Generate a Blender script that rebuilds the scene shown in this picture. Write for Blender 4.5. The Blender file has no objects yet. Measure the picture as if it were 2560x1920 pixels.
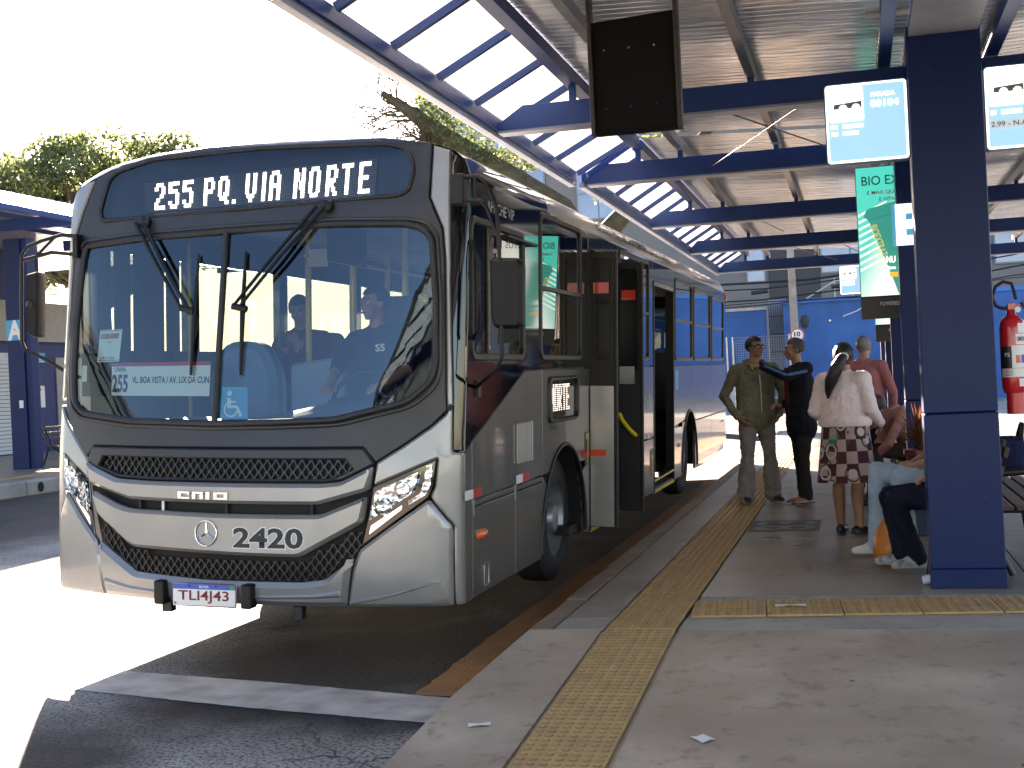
import bpy, bmesh, math, random
from mathutils import Vector, Matrix, noise
random.seed(7)
R = math.radians
S = bpy.context.scene
C = S.collection

# ------------------------------------------------------------------ camera, sky, sun, exposure
cam = bpy.data.objects.new('camera', bpy.data.cameras.new('camera'))
C.objects.link(cam)
cam.data.sensor_width = 36.0
cam.data.lens = 3313.2 / 2560 * 36
cam.data.clip_end = 3000
cam.data.clip_start = 0.05
_yaw, _pit, _rol = 0.2567, -0.0005, -0.0483
_f = Vector((-math.sin(_yaw) * math.cos(_pit), math.cos(_yaw) * math.cos(_pit), math.sin(_pit)))
_r = _f.cross(Vector((0, 0, 1))).normalized(); _u = _r.cross(_f)
_r2 = _r * math.cos(_rol) + _u * math.sin(_rol); _u2 = _u * math.cos(_rol) - _r * math.sin(_rol)
cam.matrix_world = Matrix(((_r2.x, _u2.x, -_f.x, 1.879), (_r2.y, _u2.y, -_f.y, 0.0), (_r2.z, _u2.z, -_f.z, 1.57), (0, 0, 0, 1)))
S.camera = cam

SUN = Vector((1.40, -2.54, -1.0)).normalized()          # direction the light travels
w = bpy.data.worlds.new('World'); S.world = w; w.use_nodes = True
nt = w.node_tree; nt.nodes.clear()
sky = nt.nodes.new('ShaderNodeTexSky'); sky.sky_type = 'NISHITA'; sky.sun_disc = False
sky.sun_elevation = math.asin(-SUN.z); sky.sun_rotation = math.atan2(-SUN.x, -SUN.y)
sky.dust_density = 0.5; sky.air_density = 1.0; sky.ozone_density = 3.0
bg = nt.nodes.new('ShaderNodeBackground'); bg.inputs['Strength'].default_value = 0.05
out = nt.nodes.new('ShaderNodeOutputWorld')
nt.links.new(sky.outputs[0], bg.inputs[0]); nt.links.new(bg.outputs[0], out.inputs[0])
sun = bpy.data.objects.new('sun', bpy.data.lights.new('sun', 'SUN')); C.objects.link(sun)
sun.data.energy = 5.0; sun.data.angle = R(0.5); sun.data.color = (1.0, 0.93, 0.83)
sun.rotation_euler = SUN.to_track_quat('-Z', 'Y').to_euler()
sun.location = (-20, 40, 30)
S.view_settings.view_transform = 'Standard'; S.view_settings.look = 'None'
S.view_settings.exposure = 3.45; S.view_settings.gamma = 1.0
S.view_settings.use_white_balance = True; S.view_settings.white_balance_temperature = 7900; S.view_settings.white_balance_tint = 22   # camera balanced for the shade
S.render.engine = 'CYCLES'
S.cycles.max_bounces = 10; S.cycles.transparent_max_bounces = 24; S.cycles.caustics_reflective = False; S.cycles.caustics_refractive = False
S.cycles.use_denoising = True

# ------------------------------------------------------------------ materials
MATS = {}
def lin(h):
    h = h.lstrip('#'); v = [int(h[i:i + 2], 16) / 255 for i in (0, 2, 4)]
    return tuple(((c + .055) / 1.055) ** 2.4 if c > .04045 else c / 12.92 for c in v)
def mat(name, col=(.5, .5, .5), rough=.5, metal=0.0, var=0.0, scale=6.0, bump=0.0, bscale=40.0, coat=0.0, spec=.5, emit=None, es=1.0, col2=None, stretch=None, detail=4.0, sub=0.0):
    if name in MATS: return MATS[name]
    m = bpy.data.materials.new(name); m.use_nodes = True; MATS[name] = m
    n = m.node_tree; b = n.nodes['Principled BSDF']
    b.inputs['Base Color'].default_value = (*col, 1); b.inputs['Roughness'].default_value = rough
    b.inputs['Metallic'].default_value = metal; b.inputs['Specular IOR Level'].default_value = spec
    if coat: b.inputs['Coat Weight'].default_value = coat; b.inputs['Coat Roughness'].default_value = .05
    if sub: b.inputs['Subsurface Weight'].default_value = sub; b.inputs['Subsurface Radius'].default_value = (.03, .012, .008)
    if emit: b.inputs['Emission Color'].default_value = (*emit, 1); b.inputs['Emission Strength'].default_value = es
    tc = n.nodes.new('ShaderNodeTexCoord'); mp = n.nodes.new('ShaderNodeMapping')
    n.links.new(tc.outputs['Object'], mp.inputs['Vector'])
    if stretch: mp.inputs['Scale'].default_value = stretch
    if var or col2:
        t = n.nodes.new('ShaderNodeTexNoise'); t.inputs['Scale'].default_value = scale; t.inputs['Detail'].default_value = detail
        n.links.new(mp.outputs[0], t.inputs['Vector'])
        r = n.nodes.new('ShaderNodeMapRange'); r.inputs[1].default_value = .3; r.inputs[2].default_value = .7
        n.links.new(t.outputs[0], r.inputs[0])
        mx = n.nodes.new('ShaderNodeMix'); mx.data_type = 'RGBA'
        a = tuple(max(0, c * (1 - var)) for c in col); bb = col2 if col2 else tuple(min(1, c * (1 + var)) for c in col)
        mx.inputs[6].default_value = (*a, 1); mx.inputs[7].default_value = (*bb, 1)
        n.links.new(r.outputs[0], mx.inputs[0]); n.links.new(mx.outputs[2], b.inputs['Base Color'])
    if bump:
        t2 = n.nodes.new('ShaderNodeTexNoise'); t2.inputs['Scale'].default_value = bscale; t2.inputs['Detail'].default_value = 5
        n.links.new(mp.outputs[0], t2.inputs['Vector'])
        bp = n.nodes.new('ShaderNodeBump'); bp.inputs['Strength'].default_value = bump; bp.inputs['Distance'].default_value = .02
        n.links.new(t2.outputs[0], bp.inputs['Height']); n.links.new(bp.outputs[0], b.inputs['Normal'])
    return m
def glass(name, tint=(.8, .9, .88), ior=1.52, rough=0.0, refl=.02, gcol=(1, 1, 1)):
    if name in MATS: return MATS[name]
    m = bpy.data.materials.new(name); m.use_nodes = True; MATS[name] = m
    n = m.node_tree; n.nodes.clear()
    o = n.nodes.new('ShaderNodeOutputMaterial'); tr = n.nodes.new('ShaderNodeBsdfTransparent'); gl = n.nodes.new('ShaderNodeBsdfGlossy')
    fr = n.nodes.new('ShaderNodeFresnel'); mx = n.nodes.new('ShaderNodeMixShader')
    ma = n.nodes.new('ShaderNodeMath'); ma.operation = 'MULTIPLY_ADD'; ma.inputs[1].default_value = 1.8; ma.inputs[2].default_value = refl; ma.use_clamp = True
    tr.inputs[0].default_value = (*tint, 1); gl.inputs[0].default_value = (*gcol, 1); gl.inputs['Roughness'].default_value = rough; fr.inputs[0].default_value = ior
    n.links.new(fr.outputs[0], ma.inputs[0]); n.links.new(ma.outputs[0], mx.inputs[0]); n.links.new(tr.outputs[0], mx.inputs[1]); n.links.new(gl.outputs[0], mx.inputs[2]); n.links.new(mx.outputs[0], o.inputs[0])
    return m
def translucent(name, col, amount=.6, rough=.4, var=.15, scale=4.0, coltr=None):
    if name in MATS: return MATS[name]
    m = bpy.data.materials.new(name); m.use_nodes = True; MATS[name] = m
    n = m.node_tree; b = n.nodes['Principled BSDF']; o = n.nodes['Material Output']
    b.inputs['Base Color'].default_value = (*col, 1); b.inputs['Roughness'].default_value = rough
    t = n.nodes.new('ShaderNodeBsdfTranslucent'); t.inputs[0].default_value = (*(coltr or col), 1)
    mx = n.nodes.new('ShaderNodeMixShader'); mx.inputs[0].default_value = amount
    nz = n.nodes.new('ShaderNodeTexNoise'); nz.inputs['Scale'].default_value = scale
    tc = n.nodes.new('ShaderNodeTexCoord'); n.links.new(tc.outputs['Object'], nz.inputs['Vector'])
    hv = n.nodes.new('ShaderNodeHueSaturation'); hv.inputs['Color'].default_value = (*col, 1)
    mr = n.nodes.new('ShaderNodeMapRange'); mr.inputs[1].default_value = .3; mr.inputs[2].default_value = .7; mr.inputs[3].default_value = 1 - var; mr.inputs[4].default_value = 1 + var
    n.links.new(nz.outputs[0], mr.inputs[0]); n.links.new(mr.outputs[0], hv.inputs['Value']); n.links.new(hv.outputs[0], b.inputs['Base Color'])
    n.links.new(b.outputs[0], mx.inputs[1]); n.links.new(t.outputs[0], mx.inputs[2]); n.links.new(mx.outputs[0], o.inputs[0])
    return m

def scuffed(name, col, chip, rough=.34):
    m = mat(name, col, rough, var=.08, scale=1.2, bump=.06, bscale=18, spec=.22); n = m.node_tree; b = n.nodes['Principled BSDF']; L = n.links.new
    src = b.inputs['Base Color'].links[0].from_socket
    g = n.nodes.new('ShaderNodeNewGeometry'); mp = n.nodes.new('ShaderNodeMapping'); mp.inputs['Scale'].default_value = (1, 1, 2.2); L(g.outputs['Position'], mp.inputs[0])
    def nz(s_, d):
        t = n.nodes.new('ShaderNodeTexNoise'); t.inputs['Scale'].default_value = s_; t.inputs['Detail'].default_value = d; L(mp.outputs[0], t.inputs['Vector']); return t.outputs[0]
    def rng(x, a, b_, d=1.0):
        r = n.nodes.new('ShaderNodeMapRange'); r.inputs[1].default_value = a; r.inputs[2].default_value = b_; r.inputs[4].default_value = d; L(x, r.inputs[0]); return r.outputs[0]
    k = n.nodes.new('ShaderNodeMath'); k.operation = 'MULTIPLY'; L(rng(nz(70, 2), .715, .75), k.inputs[0]); L(rng(nz(2.2, 2), .48, .6), k.inputs[1])
    x = n.nodes.new('ShaderNodeMix'); x.data_type = 'RGBA'; L(k.outputs[0], x.inputs[0]); L(src, x.inputs[6]); x.inputs[7].default_value = (*chip, 1); L(x.outputs[2], b.inputs['Base Color'])
    return m
BLUE = scuffed('navy_paint', (.0036, .0185, .088), (.22, .25, .32), .36)
BLUE2 = mat('navy_beam_paint', (.009, .043, .175), .42, var=.15, scale=2, spec=.3)
FLANGE = mat('flange_paint', (.15, .20, .30), .4, var=.2, scale=3)
BLACK = mat('black_plastic', (.007, .007, .008), .42, var=.2, scale=20, spec=.35)
BLACKG = mat('gloss_black', (.006, .006, .007), .06, coat=1.0)
RUBBER = mat('rubber', (.015, .015, .016), .5, var=.3, scale=15)
FASCIA = mat('fascia_grey', (.035, .035, .037), .38, var=.1, scale=4, bump=.02, bscale=200)
SILVER = mat('silver_paint', (.32, .318, .31), .32, .5, var=.07, scale=2.5, coat=.45, bump=.012, bscale=3)
SILVERD = mat('shaded_silver_paint', (.13, .132, .13), .3, .5, var=.12, scale=1.2, coat=.7, bump=.015, bscale=2.5)  # silver of sides and rear, dark reflections put into its colour
SLATE = mat('slate_gloss', (.022, .032, .032), .1, .2, coat=1.0)
CHROME = mat('chrome', (.8, .8, .8), .08, 1.0)
STEEL = mat('steel', (.45, .45, .45), .35, 1.0, var=.2, scale=10)
DARKM = mat('dark_metal', (.03, .03, .032), .45, .5, var=.3, scale=12)
WHITE = mat('white_paint', (.8, .8, .78), .4, var=.05)
WHITEP = mat('white_sticker', (.72, .74, .72), .4)
YELLOW = mat('yellow_rail', (.80, .56, .02), .35, coat=.3)
YELLOWST = mat('yellow_sticker', (.62, .44, .06), .4)
REDST = mat('red_reflector', (.62, .02, .015), .3, coat=.4)
RED = mat('red_paint', (.55, .012, .015), .25, coat=.6)
ORANGE = mat('orange_lens', (.9, .16, .01), .15, coat=.8)
SKYBL = mat('sign_cyan', (.03, .36, .66), .45)
TYRE = mat('tyre', (.012, .012, .012), .75, bump=.3, bscale=60)
WS = glass('windscreen_glass', (.80, .88, .85), refl=.015, gcol=(.6, .84, 1.0)); SGL = glass('route_sign_glass', (.80, .85, .85), refl=.0, gcol=(.7, .88, 1.0)); SG = glass('side_glass', (.10, .12, .12)); LENS = glass('lens_glass', (.93, .95, .95)); HG = glass('house_glass', (.2, .25, .3))
LEDM = mat('led_lit', (.9, .9, .9), .4, emit=(1.0, .96, .9), es=1.2)
LEDOFF = mat('led_off', (.16, .17, .19), .5)

# ------------------------------------------------------------------ mesh helpers
class MB:
    def __init__(s): s.v = []; s.f = []; s.m = []
    def add(s, vs, fs, mi=0):
        o = len(s.v); s.v += [tuple(p) for p in vs]; s.f += [tuple(i + o for i in q) for q in fs]; s.m += [mi] * len(fs); return s
    def box(s, a, b, mi=0, M=None):
        x0, y0, z0 = a; x1, y1, z1 = b
        vs = [(x0, y0, z0), (x1, y0, z0), (x1, y1, z0), (x0, y1, z0), (x0, y0, z1), (x1, y0, z1), (x1, y1, z1), (x0, y1, z1)]
        if M is not None: vs = [M @ Vector(p) for p in vs]
        return s.add(vs, [(0, 3, 2, 1), (4, 5, 6, 7), (0, 1, 5, 4), (1, 2, 6, 5), (2, 3, 7, 6), (3, 0, 4, 7)], mi)
    def tube(s, pts, r, seg=8, mi=0, cap=True, closed=False):
        pts = [Vector(p) for p in pts]; n = len(pts); rs = r if isinstance(r, (list, tuple)) else [r] * n
        vs = []; ref = Vector((0, 0, 1)); lastx = None
        for i, p in enumerate(pts):
            if closed: d = pts[(i + 1) % n] - pts[i - 1]
            else: d = pts[min(i + 1, n - 1)] - pts[max(i - 1, 0)]
            if d.length < 1e-9: d = Vector((0, 0, 1))
            d.normalize()
            if lastx is None:
                a = ref if abs(d.dot(ref)) < .9 else Vector((1, 0, 0)); x = d.cross(a).normalized()
            else:
                x = lastx - d * lastx.dot(d)
                x = x.normalized() if x.length > 1e-6 else d.orthogonal().normalized()
            lastx = x; y = d.cross(x)
            for k in range(seg):
                t = 2 * math.pi * k / seg; vs.append(p + (x * math.cos(t) + y * math.sin(t)) * rs[i])
        fs = []; m = n if closed else n - 1
        for i in range(m):
            j = (i + 1) % n
            for k in range(seg):
                l = (k + 1) % seg; fs.append((i * seg + k, i * seg + l, j * seg + l, j * seg + k))
        if cap and not closed: fs.append(tuple(range(seg - 1, -1, -1))); fs.append(tuple((n - 1) * seg + k for k in range(seg)))
        return s.add(vs, fs, mi)
    def lathe(s, prof, seg=24, M=None, mi=0, cap=True):
        vs = []; fs = []; n = len(prof)
        for r, z in prof:
            for k in range(seg):
                t = 2 * math.pi * k / seg; p = Vector((r * math.cos(t), r * math.sin(t), z)); vs.append(M @ p if M is not None else p)
        for i in range(n - 1):
            for k in range(seg):
                l = (k + 1) % seg; fs.append((i * seg + k, i * seg + l, (i + 1) * seg + l, (i + 1) * seg + k))
        if cap: fs.append(tuple(range(seg - 1, -1, -1))); fs.append(tuple((n - 1) * seg + k for k in range(seg)))
        return s.add(vs, fs, mi)
    def prism(s, poly, h0, h1, M=None, mi=0):
        n = len(poly); vs = [(x, y, h0) for x, y in poly] + [(x, y, h1) for x, y in poly]
        if M is not None: vs = [M @ Vector(p) for p in vs]
        return s.add(vs, [tuple(range(n - 1, -1, -1)), tuple(range(n, 2 * n))] + [(i, (i + 1) % n, n + (i + 1) % n, n + i) for i in range(n)], mi)
    def build(s, name, m, parent=None, smooth=None, bevel=0.0, seg=2):
        me = bpy.data.meshes.new(name); me.from_pydata(s.v, [], s.f)
        for x in (m if isinstance(m, (list, tuple)) else [m]): me.materials.append(x)
        if any(s.m): me.polygons.foreach_set('material_index', s.m)
        return fin(name, me, parent, smooth, bevel, seg)
def fin(name, me, parent=None, smooth=None, bevel=0.0, seg=2):
    me.update(); o = bpy.data.objects.new(name, me); C.objects.link(o)
    if parent is not None: o.parent = parent
    if smooth:
        me.polygons.foreach_set('use_smooth', [True] * len(me.polygons)); me.set_sharp_from_angle(angle=R(smooth))
    if bevel:
        bv = o.modifiers.new('bevel', 'BEVEL'); bv.width = bevel; bv.segments = seg; bv.limit_method = 'ANGLE'; bv.angle_limit = R(40)
    return o
def tag(o, label=None, cat=None, group=None, kind=None):
    if label: o['label'] = label
    if cat: o['category'] = cat
    if group: o['group'] = group
    if kind: o['kind'] = kind
    return o
def thing(name, label, cat, loc=(0, 0, 0), rz=0.0, group=None):
    o = bpy.data.objects.new(name, None); C.objects.link(o); o.location = loc; o.rotation_euler = (0, 0, rz); o.empty_display_size = .2
    return tag(o, label, cat, group)
def inst(src, parent, loc=None, name=None):
    o = src.copy(); C.objects.link(o); o.parent = parent
    if loc is not None: o.location = loc
    if name: o.name = name
    return o
def copy_tree(src, loc, rz=None, label=None):
    r = src.copy(); C.objects.link(r); r.location = loc
    if rz is not None: r.rotation_euler = (0, 0, rz)
    if label: r['label'] = label
    for ch in list(src.children):
        c2 = ch.copy(); C.objects.link(c2); c2.parent = r
        for g in list(ch.children):
            d = g.copy(); C.objects.link(d); d.parent = c2
    return r
def rr(x0, x1, y0, y1, r, n=5):
    P = []
    for cx, cy, a in ((x1 - r, y0 + r, -90), (x1 - r, y1 - r, 0), (x0 + r, y1 - r, 90), (x0 + r, y0 + r, 180)):
        for k in range(n + 1):
            t = R(a + 90 * k / n); P.append((cx + r * math.cos(t), cy + r * math.sin(t)))
    return P
def rpoly(P, r, n=4):
    """polygon with its corners rounded"""
    out_ = []; N = len(P)
    for i in range(N):
        p = Vector(P[i]); a = Vector(P[i - 1]) - p; b = Vector(P[(i + 1) % N]) - p
        d = min(r, a.length * .45, b.length * .45); A = p + a.normalized() * d; B = p + b.normalized() * d
        for k in range(n + 1):
            t = k / n; q = A * (1 - t) ** 2 + p * 2 * t * (1 - t) + B * t * t; out_.append((q.x, q.y))
    return out_
def flat(poly, holes=(), w=0.0, inset=0.0, rise=0.0, back=0.0, su=None, sv=None):
    """planar region in (u, v) with holes, chamfered edge, thickness and cuts; third coordinate is the offset out of the surface"""
    bm = bmesh.new()
    for L in (poly, *holes):
        vs = [bm.verts.new((p[0], p[1], 0)) for p in L]
        for i in range(len(vs)): bm.edges.new((vs[i - 1], vs[i]))
    bmesh.ops.triangle_fill(bm, use_beauty=True, use_dissolve=False, edges=bm.edges[:])
    bmesh.ops.recalc_face_normals(bm, faces=bm.faces[:])
    if bm.faces and sum(f.normal.z for f in bm.faces) < 0: bmesh.ops.reverse_faces(bm, faces=bm.faces[:])
    if inset:
        bmesh.ops.inset_region(bm, faces=bm.faces[:], thickness=inset, depth=0, use_boundary=True, use_even_offset=True)
        bset = {v for e in bm.edges if e.is_boundary for v in e.verts}
        for v in bm.verts:
            if v not in bset: v.co.z = rise
    for ax, st in ((0, su), (1, sv)):
        if not st: continue
        lo = min(v.co[ax] for v in bm.verts); hi = max(v.co[ax] for v in bm.verts); k = math.ceil(lo / st + .02)
        while k * st < hi - .001:
            co = [0, 0, 0]; no = [0, 0, 0]; co[ax] = k * st; no[ax] = 1
            bmesh.ops.bisect_plane(bm, geom=bm.verts[:] + bm.edges[:] + bm.faces[:], plane_co=co, plane_no=no); k += 1
    if back:
        e = [x for x in bm.edges if x.is_boundary]
        g = bmesh.ops.extrude_edge_only(bm, edges=e)['geom']
        for v in g:
            if isinstance(v, bmesh.types.BMVert): v.co.z -= back
    for v in bm.verts: v.co.z += w
    return bm
def put(bm, name, m, fn, parent=None, smooth=35):
    for v in bm.verts: v.co = fn(v.co.x, v.co.y, v.co.z)
    me = bpy.data.meshes.new(name); bm.to_mesh(me); bm.free()
    for x in (m if isinstance(m, (list, tuple)) else [m]): me.materials.append(x)
    return fin(name, me, parent, smooth)
def text_bm(s, bold=0.0, shear=0.0):
    cu = bpy.data.curves.new('t', 'FONT'); cu.body = s; cu.offset = bold; cu.resolution_u = 3; cu.shear = shear
    o = bpy.data.objects.new('t', cu); C.objects.link(o); dg = bpy.context.evaluated_depsgraph_get()
    me = bpy.data.meshes.new_from_object(o.evaluated_get(dg)); bm = bmesh.new(); bm.from_mesh(me)
    bpy.data.objects.remove(o); bpy.data.curves.remove(cu); bpy.data.meshes.remove(me); return bm
def text(s, name, m, fn, box, w=.002, parent=None, bold=0.0, shear=0.0, rot=0, keep=False):
    """lettering fitted to box (u0, v0, u1, v1) of a surface"""
    bm = text_bm(s, bold, shear)
    if rot:
        bmesh.ops.rotate(bm, verts=bm.verts[:], cent=(0, 0, 0), matrix=Matrix.Rotation(R(rot), 3, 'Z'))
    xs = [v.co.x for v in bm.verts]; ys = [v.co.y for v in bm.verts]; x0, x1, y0, y1 = min(xs), max(xs), min(ys), max(ys)
    u0, v0, u1, v1 = box; sx = (u1 - u0) / (x1 - x0); sy = (v1 - v0) / (y1 - y0)
    if keep: sx = sy = min(sx, sy)
    for v in bm.verts:
        v.co = (u0 + (v.co.x - x0) * sx, v0 + (v.co.y - y0) * sy, w)
    return put(bm, name, m, fn, parent, None)
def facing(x, y, z=0):       # surface that faces -Y: u -> +X, v -> +Z, w -> toward the viewer
    return lambda u, v, w: Vector((x + u, y - w, z + v))
# ------------------------------------------------------------------ ground, road, platforms
def sheet(name, pts, m, z, parent=None, kind='structure'):
    o = MB().add([(p[0], p[1], z if len(p) < 3 else p[2]) for p in pts], [tuple(range(len(pts)))]).build(name, m, parent)
    if kind and parent is None: o['kind'] = kind
    return o
def asphalt():
    m = bpy.data.materials.new('asphalt'); m.use_nodes = True; n = m.node_tree; b = n.nodes['Principled BSDF']; L = n.links.new
    tc = n.nodes.new('ShaderNodeTexCoord'); P = tc.outputs['Object']
    def nz(s, d=6, rough=.6):
        t = n.nodes.new('ShaderNodeTexNoise'); t.inputs['Scale'].default_value = s; t.inputs['Detail'].default_value = d; t.inputs['Roughness'].default_value = rough; L(P, t.inputs['Vector']); return t.outputs[0]
    def rng(x, a, b_, c=0., d=1.):
        r = n.nodes.new('ShaderNodeMapRange'); r.interpolation_type = 'SMOOTHSTEP'
        for i, v in enumerate((a, b_, c, d)): r.inputs[i + 1].default_value = v
        L(x, r.inputs[0]); return r.outputs[0]
    def mth(op, x, y):
        k = n.nodes.new('ShaderNodeMath'); k.operation = op
        for i, v in enumerate((x, y)):
            if isinstance(v, (int, float)): k.inputs[i].default_value = v
            else: L(v, k.inputs[i])
        return k.outputs[0]
    def mix(f, a, b_):
        x = n.nodes.new('ShaderNodeMix'); x.data_type = 'RGBA'; L(f, x.inputs[0])
        for i, v in ((6, a), (7, b_)):
            if isinstance(v, tuple): x.inputs[i].default_value = (*v, 1)
            else: L(v, x.inputs[i])
        return x.outputs[2]
    sp = n.nodes.new('ShaderNodeSeparateXYZ'); L(P, sp.inputs[0])
    base = mix(rng(nz(1.1), .35, .65), (.28, .268, .25), (.40, .385, .355))
    grit = mix(rng(nz(48, 4), .40, .52), (.08, .078, .075), base)
    vc = n.nodes.new('ShaderNodeTexVoronoi'); vc.feature = 'DISTANCE_TO_EDGE'; vc.inputs['Scale'].default_value = .55
    dv = n.nodes.new('ShaderNodeVectorMath'); dv.operation = 'ADD'; cn = n.nodes.new('ShaderNodeTexNoise'); cn.inputs['Scale'].default_value = 3.0; cn.inputs['Detail'].default_value = 6; L(P, cn.inputs['Vector']); L(P, dv.inputs[0])
    sc_ = n.nodes.new('ShaderNodeVectorMath'); sc_.operation = 'SCALE'; sc_.inputs['Scale'].default_value = .5; L(cn.outputs['Color'], sc_.inputs[0]); L(sc_.outputs[0], dv.inputs[1]); L(dv.outputs[0], vc.inputs['Vector'])
    crack = mth('MULTIPLY', rng(vc.outputs['Distance'], .010, .003), rng(nz(.7), .45, .6))
    grit = mix(crack, grit, (.045, .043, .04))
    grit = mix(mth('MULTIPLY', rng(nz(13, 8, .75), .60, .68), rng(nz(.5), .38, .62)), grit, (.06, .058, .055))
    # stained strip where buses stand, bus shade painted into its colour: X about -2.1 .. -0.15
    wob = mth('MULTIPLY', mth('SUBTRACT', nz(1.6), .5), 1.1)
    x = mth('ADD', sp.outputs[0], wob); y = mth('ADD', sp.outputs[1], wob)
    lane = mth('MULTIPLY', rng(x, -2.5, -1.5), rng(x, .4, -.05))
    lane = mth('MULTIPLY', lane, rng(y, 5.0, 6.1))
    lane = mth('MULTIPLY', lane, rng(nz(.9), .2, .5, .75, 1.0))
    stain_shade = mth('MULTIPLY', mth('MULTIPLY', rng(x, -3.2, -1.9), rng(x, -.9, -1.6)), rng(y, 6.4, 5.3))  # nearer ground, stains and the cast shade of the bus painted together
    lane = mth('MAXIMUM', lane, mth('MULTIPLY', stain_shade, .9))
    lane = mth('MAXIMUM', lane, mth('MULTIPLY', rng(x, -6.6, -8.2), .85))  # shade under the far canopy, painted into the road colour
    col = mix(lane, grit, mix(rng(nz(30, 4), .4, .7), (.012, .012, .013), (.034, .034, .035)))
    L(col, b.inputs['Base Color']); b.inputs['Roughness'].default_value = .72
    b.inputs['Specular IOR Level'].default_value = .25; b.inputs['Roughness'].default_value = .85
    bp = n.nodes.new('ShaderNodeBump'); bp.inputs['Strength'].default_value = .7; bp.inputs['Distance'].default_value = .012; L(nz(55, 6), bp.inputs['Height']); L(bp.outputs[0], b.inputs['Normal'])
    return m
def concrete(name, c1, c2, stain, rough, sc=1.5, bump=.25, spots=True):
    m = bpy.data.materials.new(name); m.use_nodes = True; n = m.node_tree; b = n.nodes['Principled BSDF']; L = n.links.new
    tc = n.nodes.new('ShaderNodeTexCoord'); gm = n.nodes.new('ShaderNodeNewGeometry'); P = gm.outputs['Position']
    def nz(s, d=6, r=.6):
        t = n.nodes.new('ShaderNodeTexNoise'); t.inputs['Scale'].default_value = s; t.inputs['Detail'].default_value = d; t.inputs['Roughness'].default_value = r; L(P, t.inputs['Vector']); return t.outputs[0]
    def rng(x, a, b_, c=0., d=1.):
        r = n.nodes.new('ShaderNodeMapRange')
        for i, v in enumerate((a, b_, c, d)): r.inputs[i + 1].default_value = v
        L(x, r.inputs[0]); return r.outputs[0]
    def mix(f, a, b_):
        x = n.nodes.new('ShaderNodeMix'); x.data_type = 'RGBA'; L(f, x.inputs[0])
        for i, v in ((6, a), (7, b_)):
            if isinstance(v, tuple): x.inputs[i].default_value = (*v, 1)
            else: L(v, x.inputs[i])
        return x.outputs[2]
    col = mix(rng(nz(sc), .35, .65), c1, c2)
    col = mix(rng(nz(sc * .45, 3), .42, .62, 0, .55), col, tuple(x * .72 for x in c1))
    col = mix(rng(nz(sc * 4.3, 8, .75), .54, .70, 0, .85), col, stain)
    col = mix(rng(nz(sc * 11, 8, .75), .60, .72, 0, .6), col, tuple(x * .5 for x in c1))
    col = mix(rng(nz(90, 2), .62, .75, 0, .45), col, tuple(x * .45 for x in c1))
    if spots:
        v = n.nodes.new('ShaderNodeTexVoronoi'); v.inputs['Scale'].default_value = 3.2; v.inputs['Randomness'].default_value = 1; L(P, v.inputs['Vector'])
        sep = n.nodes.new('ShaderNodeSeparateColor'); L(v.outputs['Color'], sep.inputs[0])
        k = n.nodes.new('ShaderNodeMath'); k.operation = 'MULTIPLY'; L(rng(v.outputs['Distance'], .075, .05), k.inputs[0]); L(rng(sep.outputs[0], .62, .64), k.inputs[1])
        col = mix(k.outputs[0], col, tuple(x * .22 for x in c1))
    L(col, b.inputs['Base Color']); L(rng(nz(sc * 2), .3, .7, rough - .1, rough + .12), b.inputs['Roughness'])
    bp = n.nodes.new('ShaderNodeBump'); bp.inputs['Strength'].default_value = bump; bp.inputs['Distance'].default_value = .006; L(nz(45, 7), bp.inputs['Height']); L(bp.outputs[0], b.inputs['Normal'])
    return m
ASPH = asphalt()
CONA = concrete('platform_concrete', (.215, .187, .157), (.33, .29, .245), (.13, .11, .09), .36, 1.0, .12)
CONL = concrete('pale_concrete', (.30, .275, .24), (.39, .36, .31), (.16, .14, .115), .6, 2.0, .3, False)
CONR = concrete('ramp_concrete', (.33, .255, .19), (.47, .385, .30), (.155, .118, .088), .62, 1.7, .4)
KERBM = concrete('kerb_concrete', (.20, .15, .115), (.28, .21, .16), (.08, .06, .05), .7, 3.0, .5, False)
GROUND = concrete('far_ground', (.2, .2, .19), (.3, .3, .28), (.12, .12, .11), .8, .3, .2, False)
STRIPE = mat('worn_road_paint', (.34, .355, .35), .6, var=.45, scale=4.5, bump=.35, bscale=50, detail=10, col2=(.42, .43, .425))
GUTTER = mat('worn_orange_paint', (.27, .095, .018), .6, scale=5, bump=.4, bscale=60, detail=9, col2=(.12, .055, .02))
TACT = mat('tactile_yellow', (.56, .345, .13), .6, scale=7, bump=.15, bscale=80, detail=9, col2=(.38, .235, .10))

TACD = mat('tactile_dome_side', (.30, .175, .075), .65, scale=9, col2=(.19, .115, .055))  # darker tone for the dome sides
sheet('ground', [(-400, -200), (400, -200), (400, 600), (-400, 600)], GROUND, -.05)
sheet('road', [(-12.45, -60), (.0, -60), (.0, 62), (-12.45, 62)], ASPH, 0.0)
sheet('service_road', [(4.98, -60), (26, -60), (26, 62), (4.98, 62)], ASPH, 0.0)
def ragged(P, step=.035, amp=.004):
    o = []
    for i, p in enumerate(P):
        q = P[(i + 1) % len(P)]; d = math.dist(p, q); n_ = max(1, int(d / step))
        for k in range(n_): t = k / n_; o.append((p[0] + (q[0] - p[0]) * t + random.uniform(-amp, amp), p[1] + (q[1] - p[1]) * t + random.uniform(-amp, amp)))
    return o
st = sheet('stop_line', ragged([(-6.3, 7.72), (-4.4, 7.28), (-2.56, 6.93), (-1.2, 6.62), (-.12, 6.33), (-.10, 5.86), (-1.2, 6.1), (-2.48, 6.45), (-4.4, 6.82), (-6.3, 7.24)]), STRIPE, .004)
sheet('gutter_paint', ragged([(-.40, 6.42), (-.10, 6.36), (-.05, 7.2), (-.03, 33), (-.36, 33), (-.38, 12), (-.42, 8)], .06, .009), GUTTER, .004)

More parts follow.
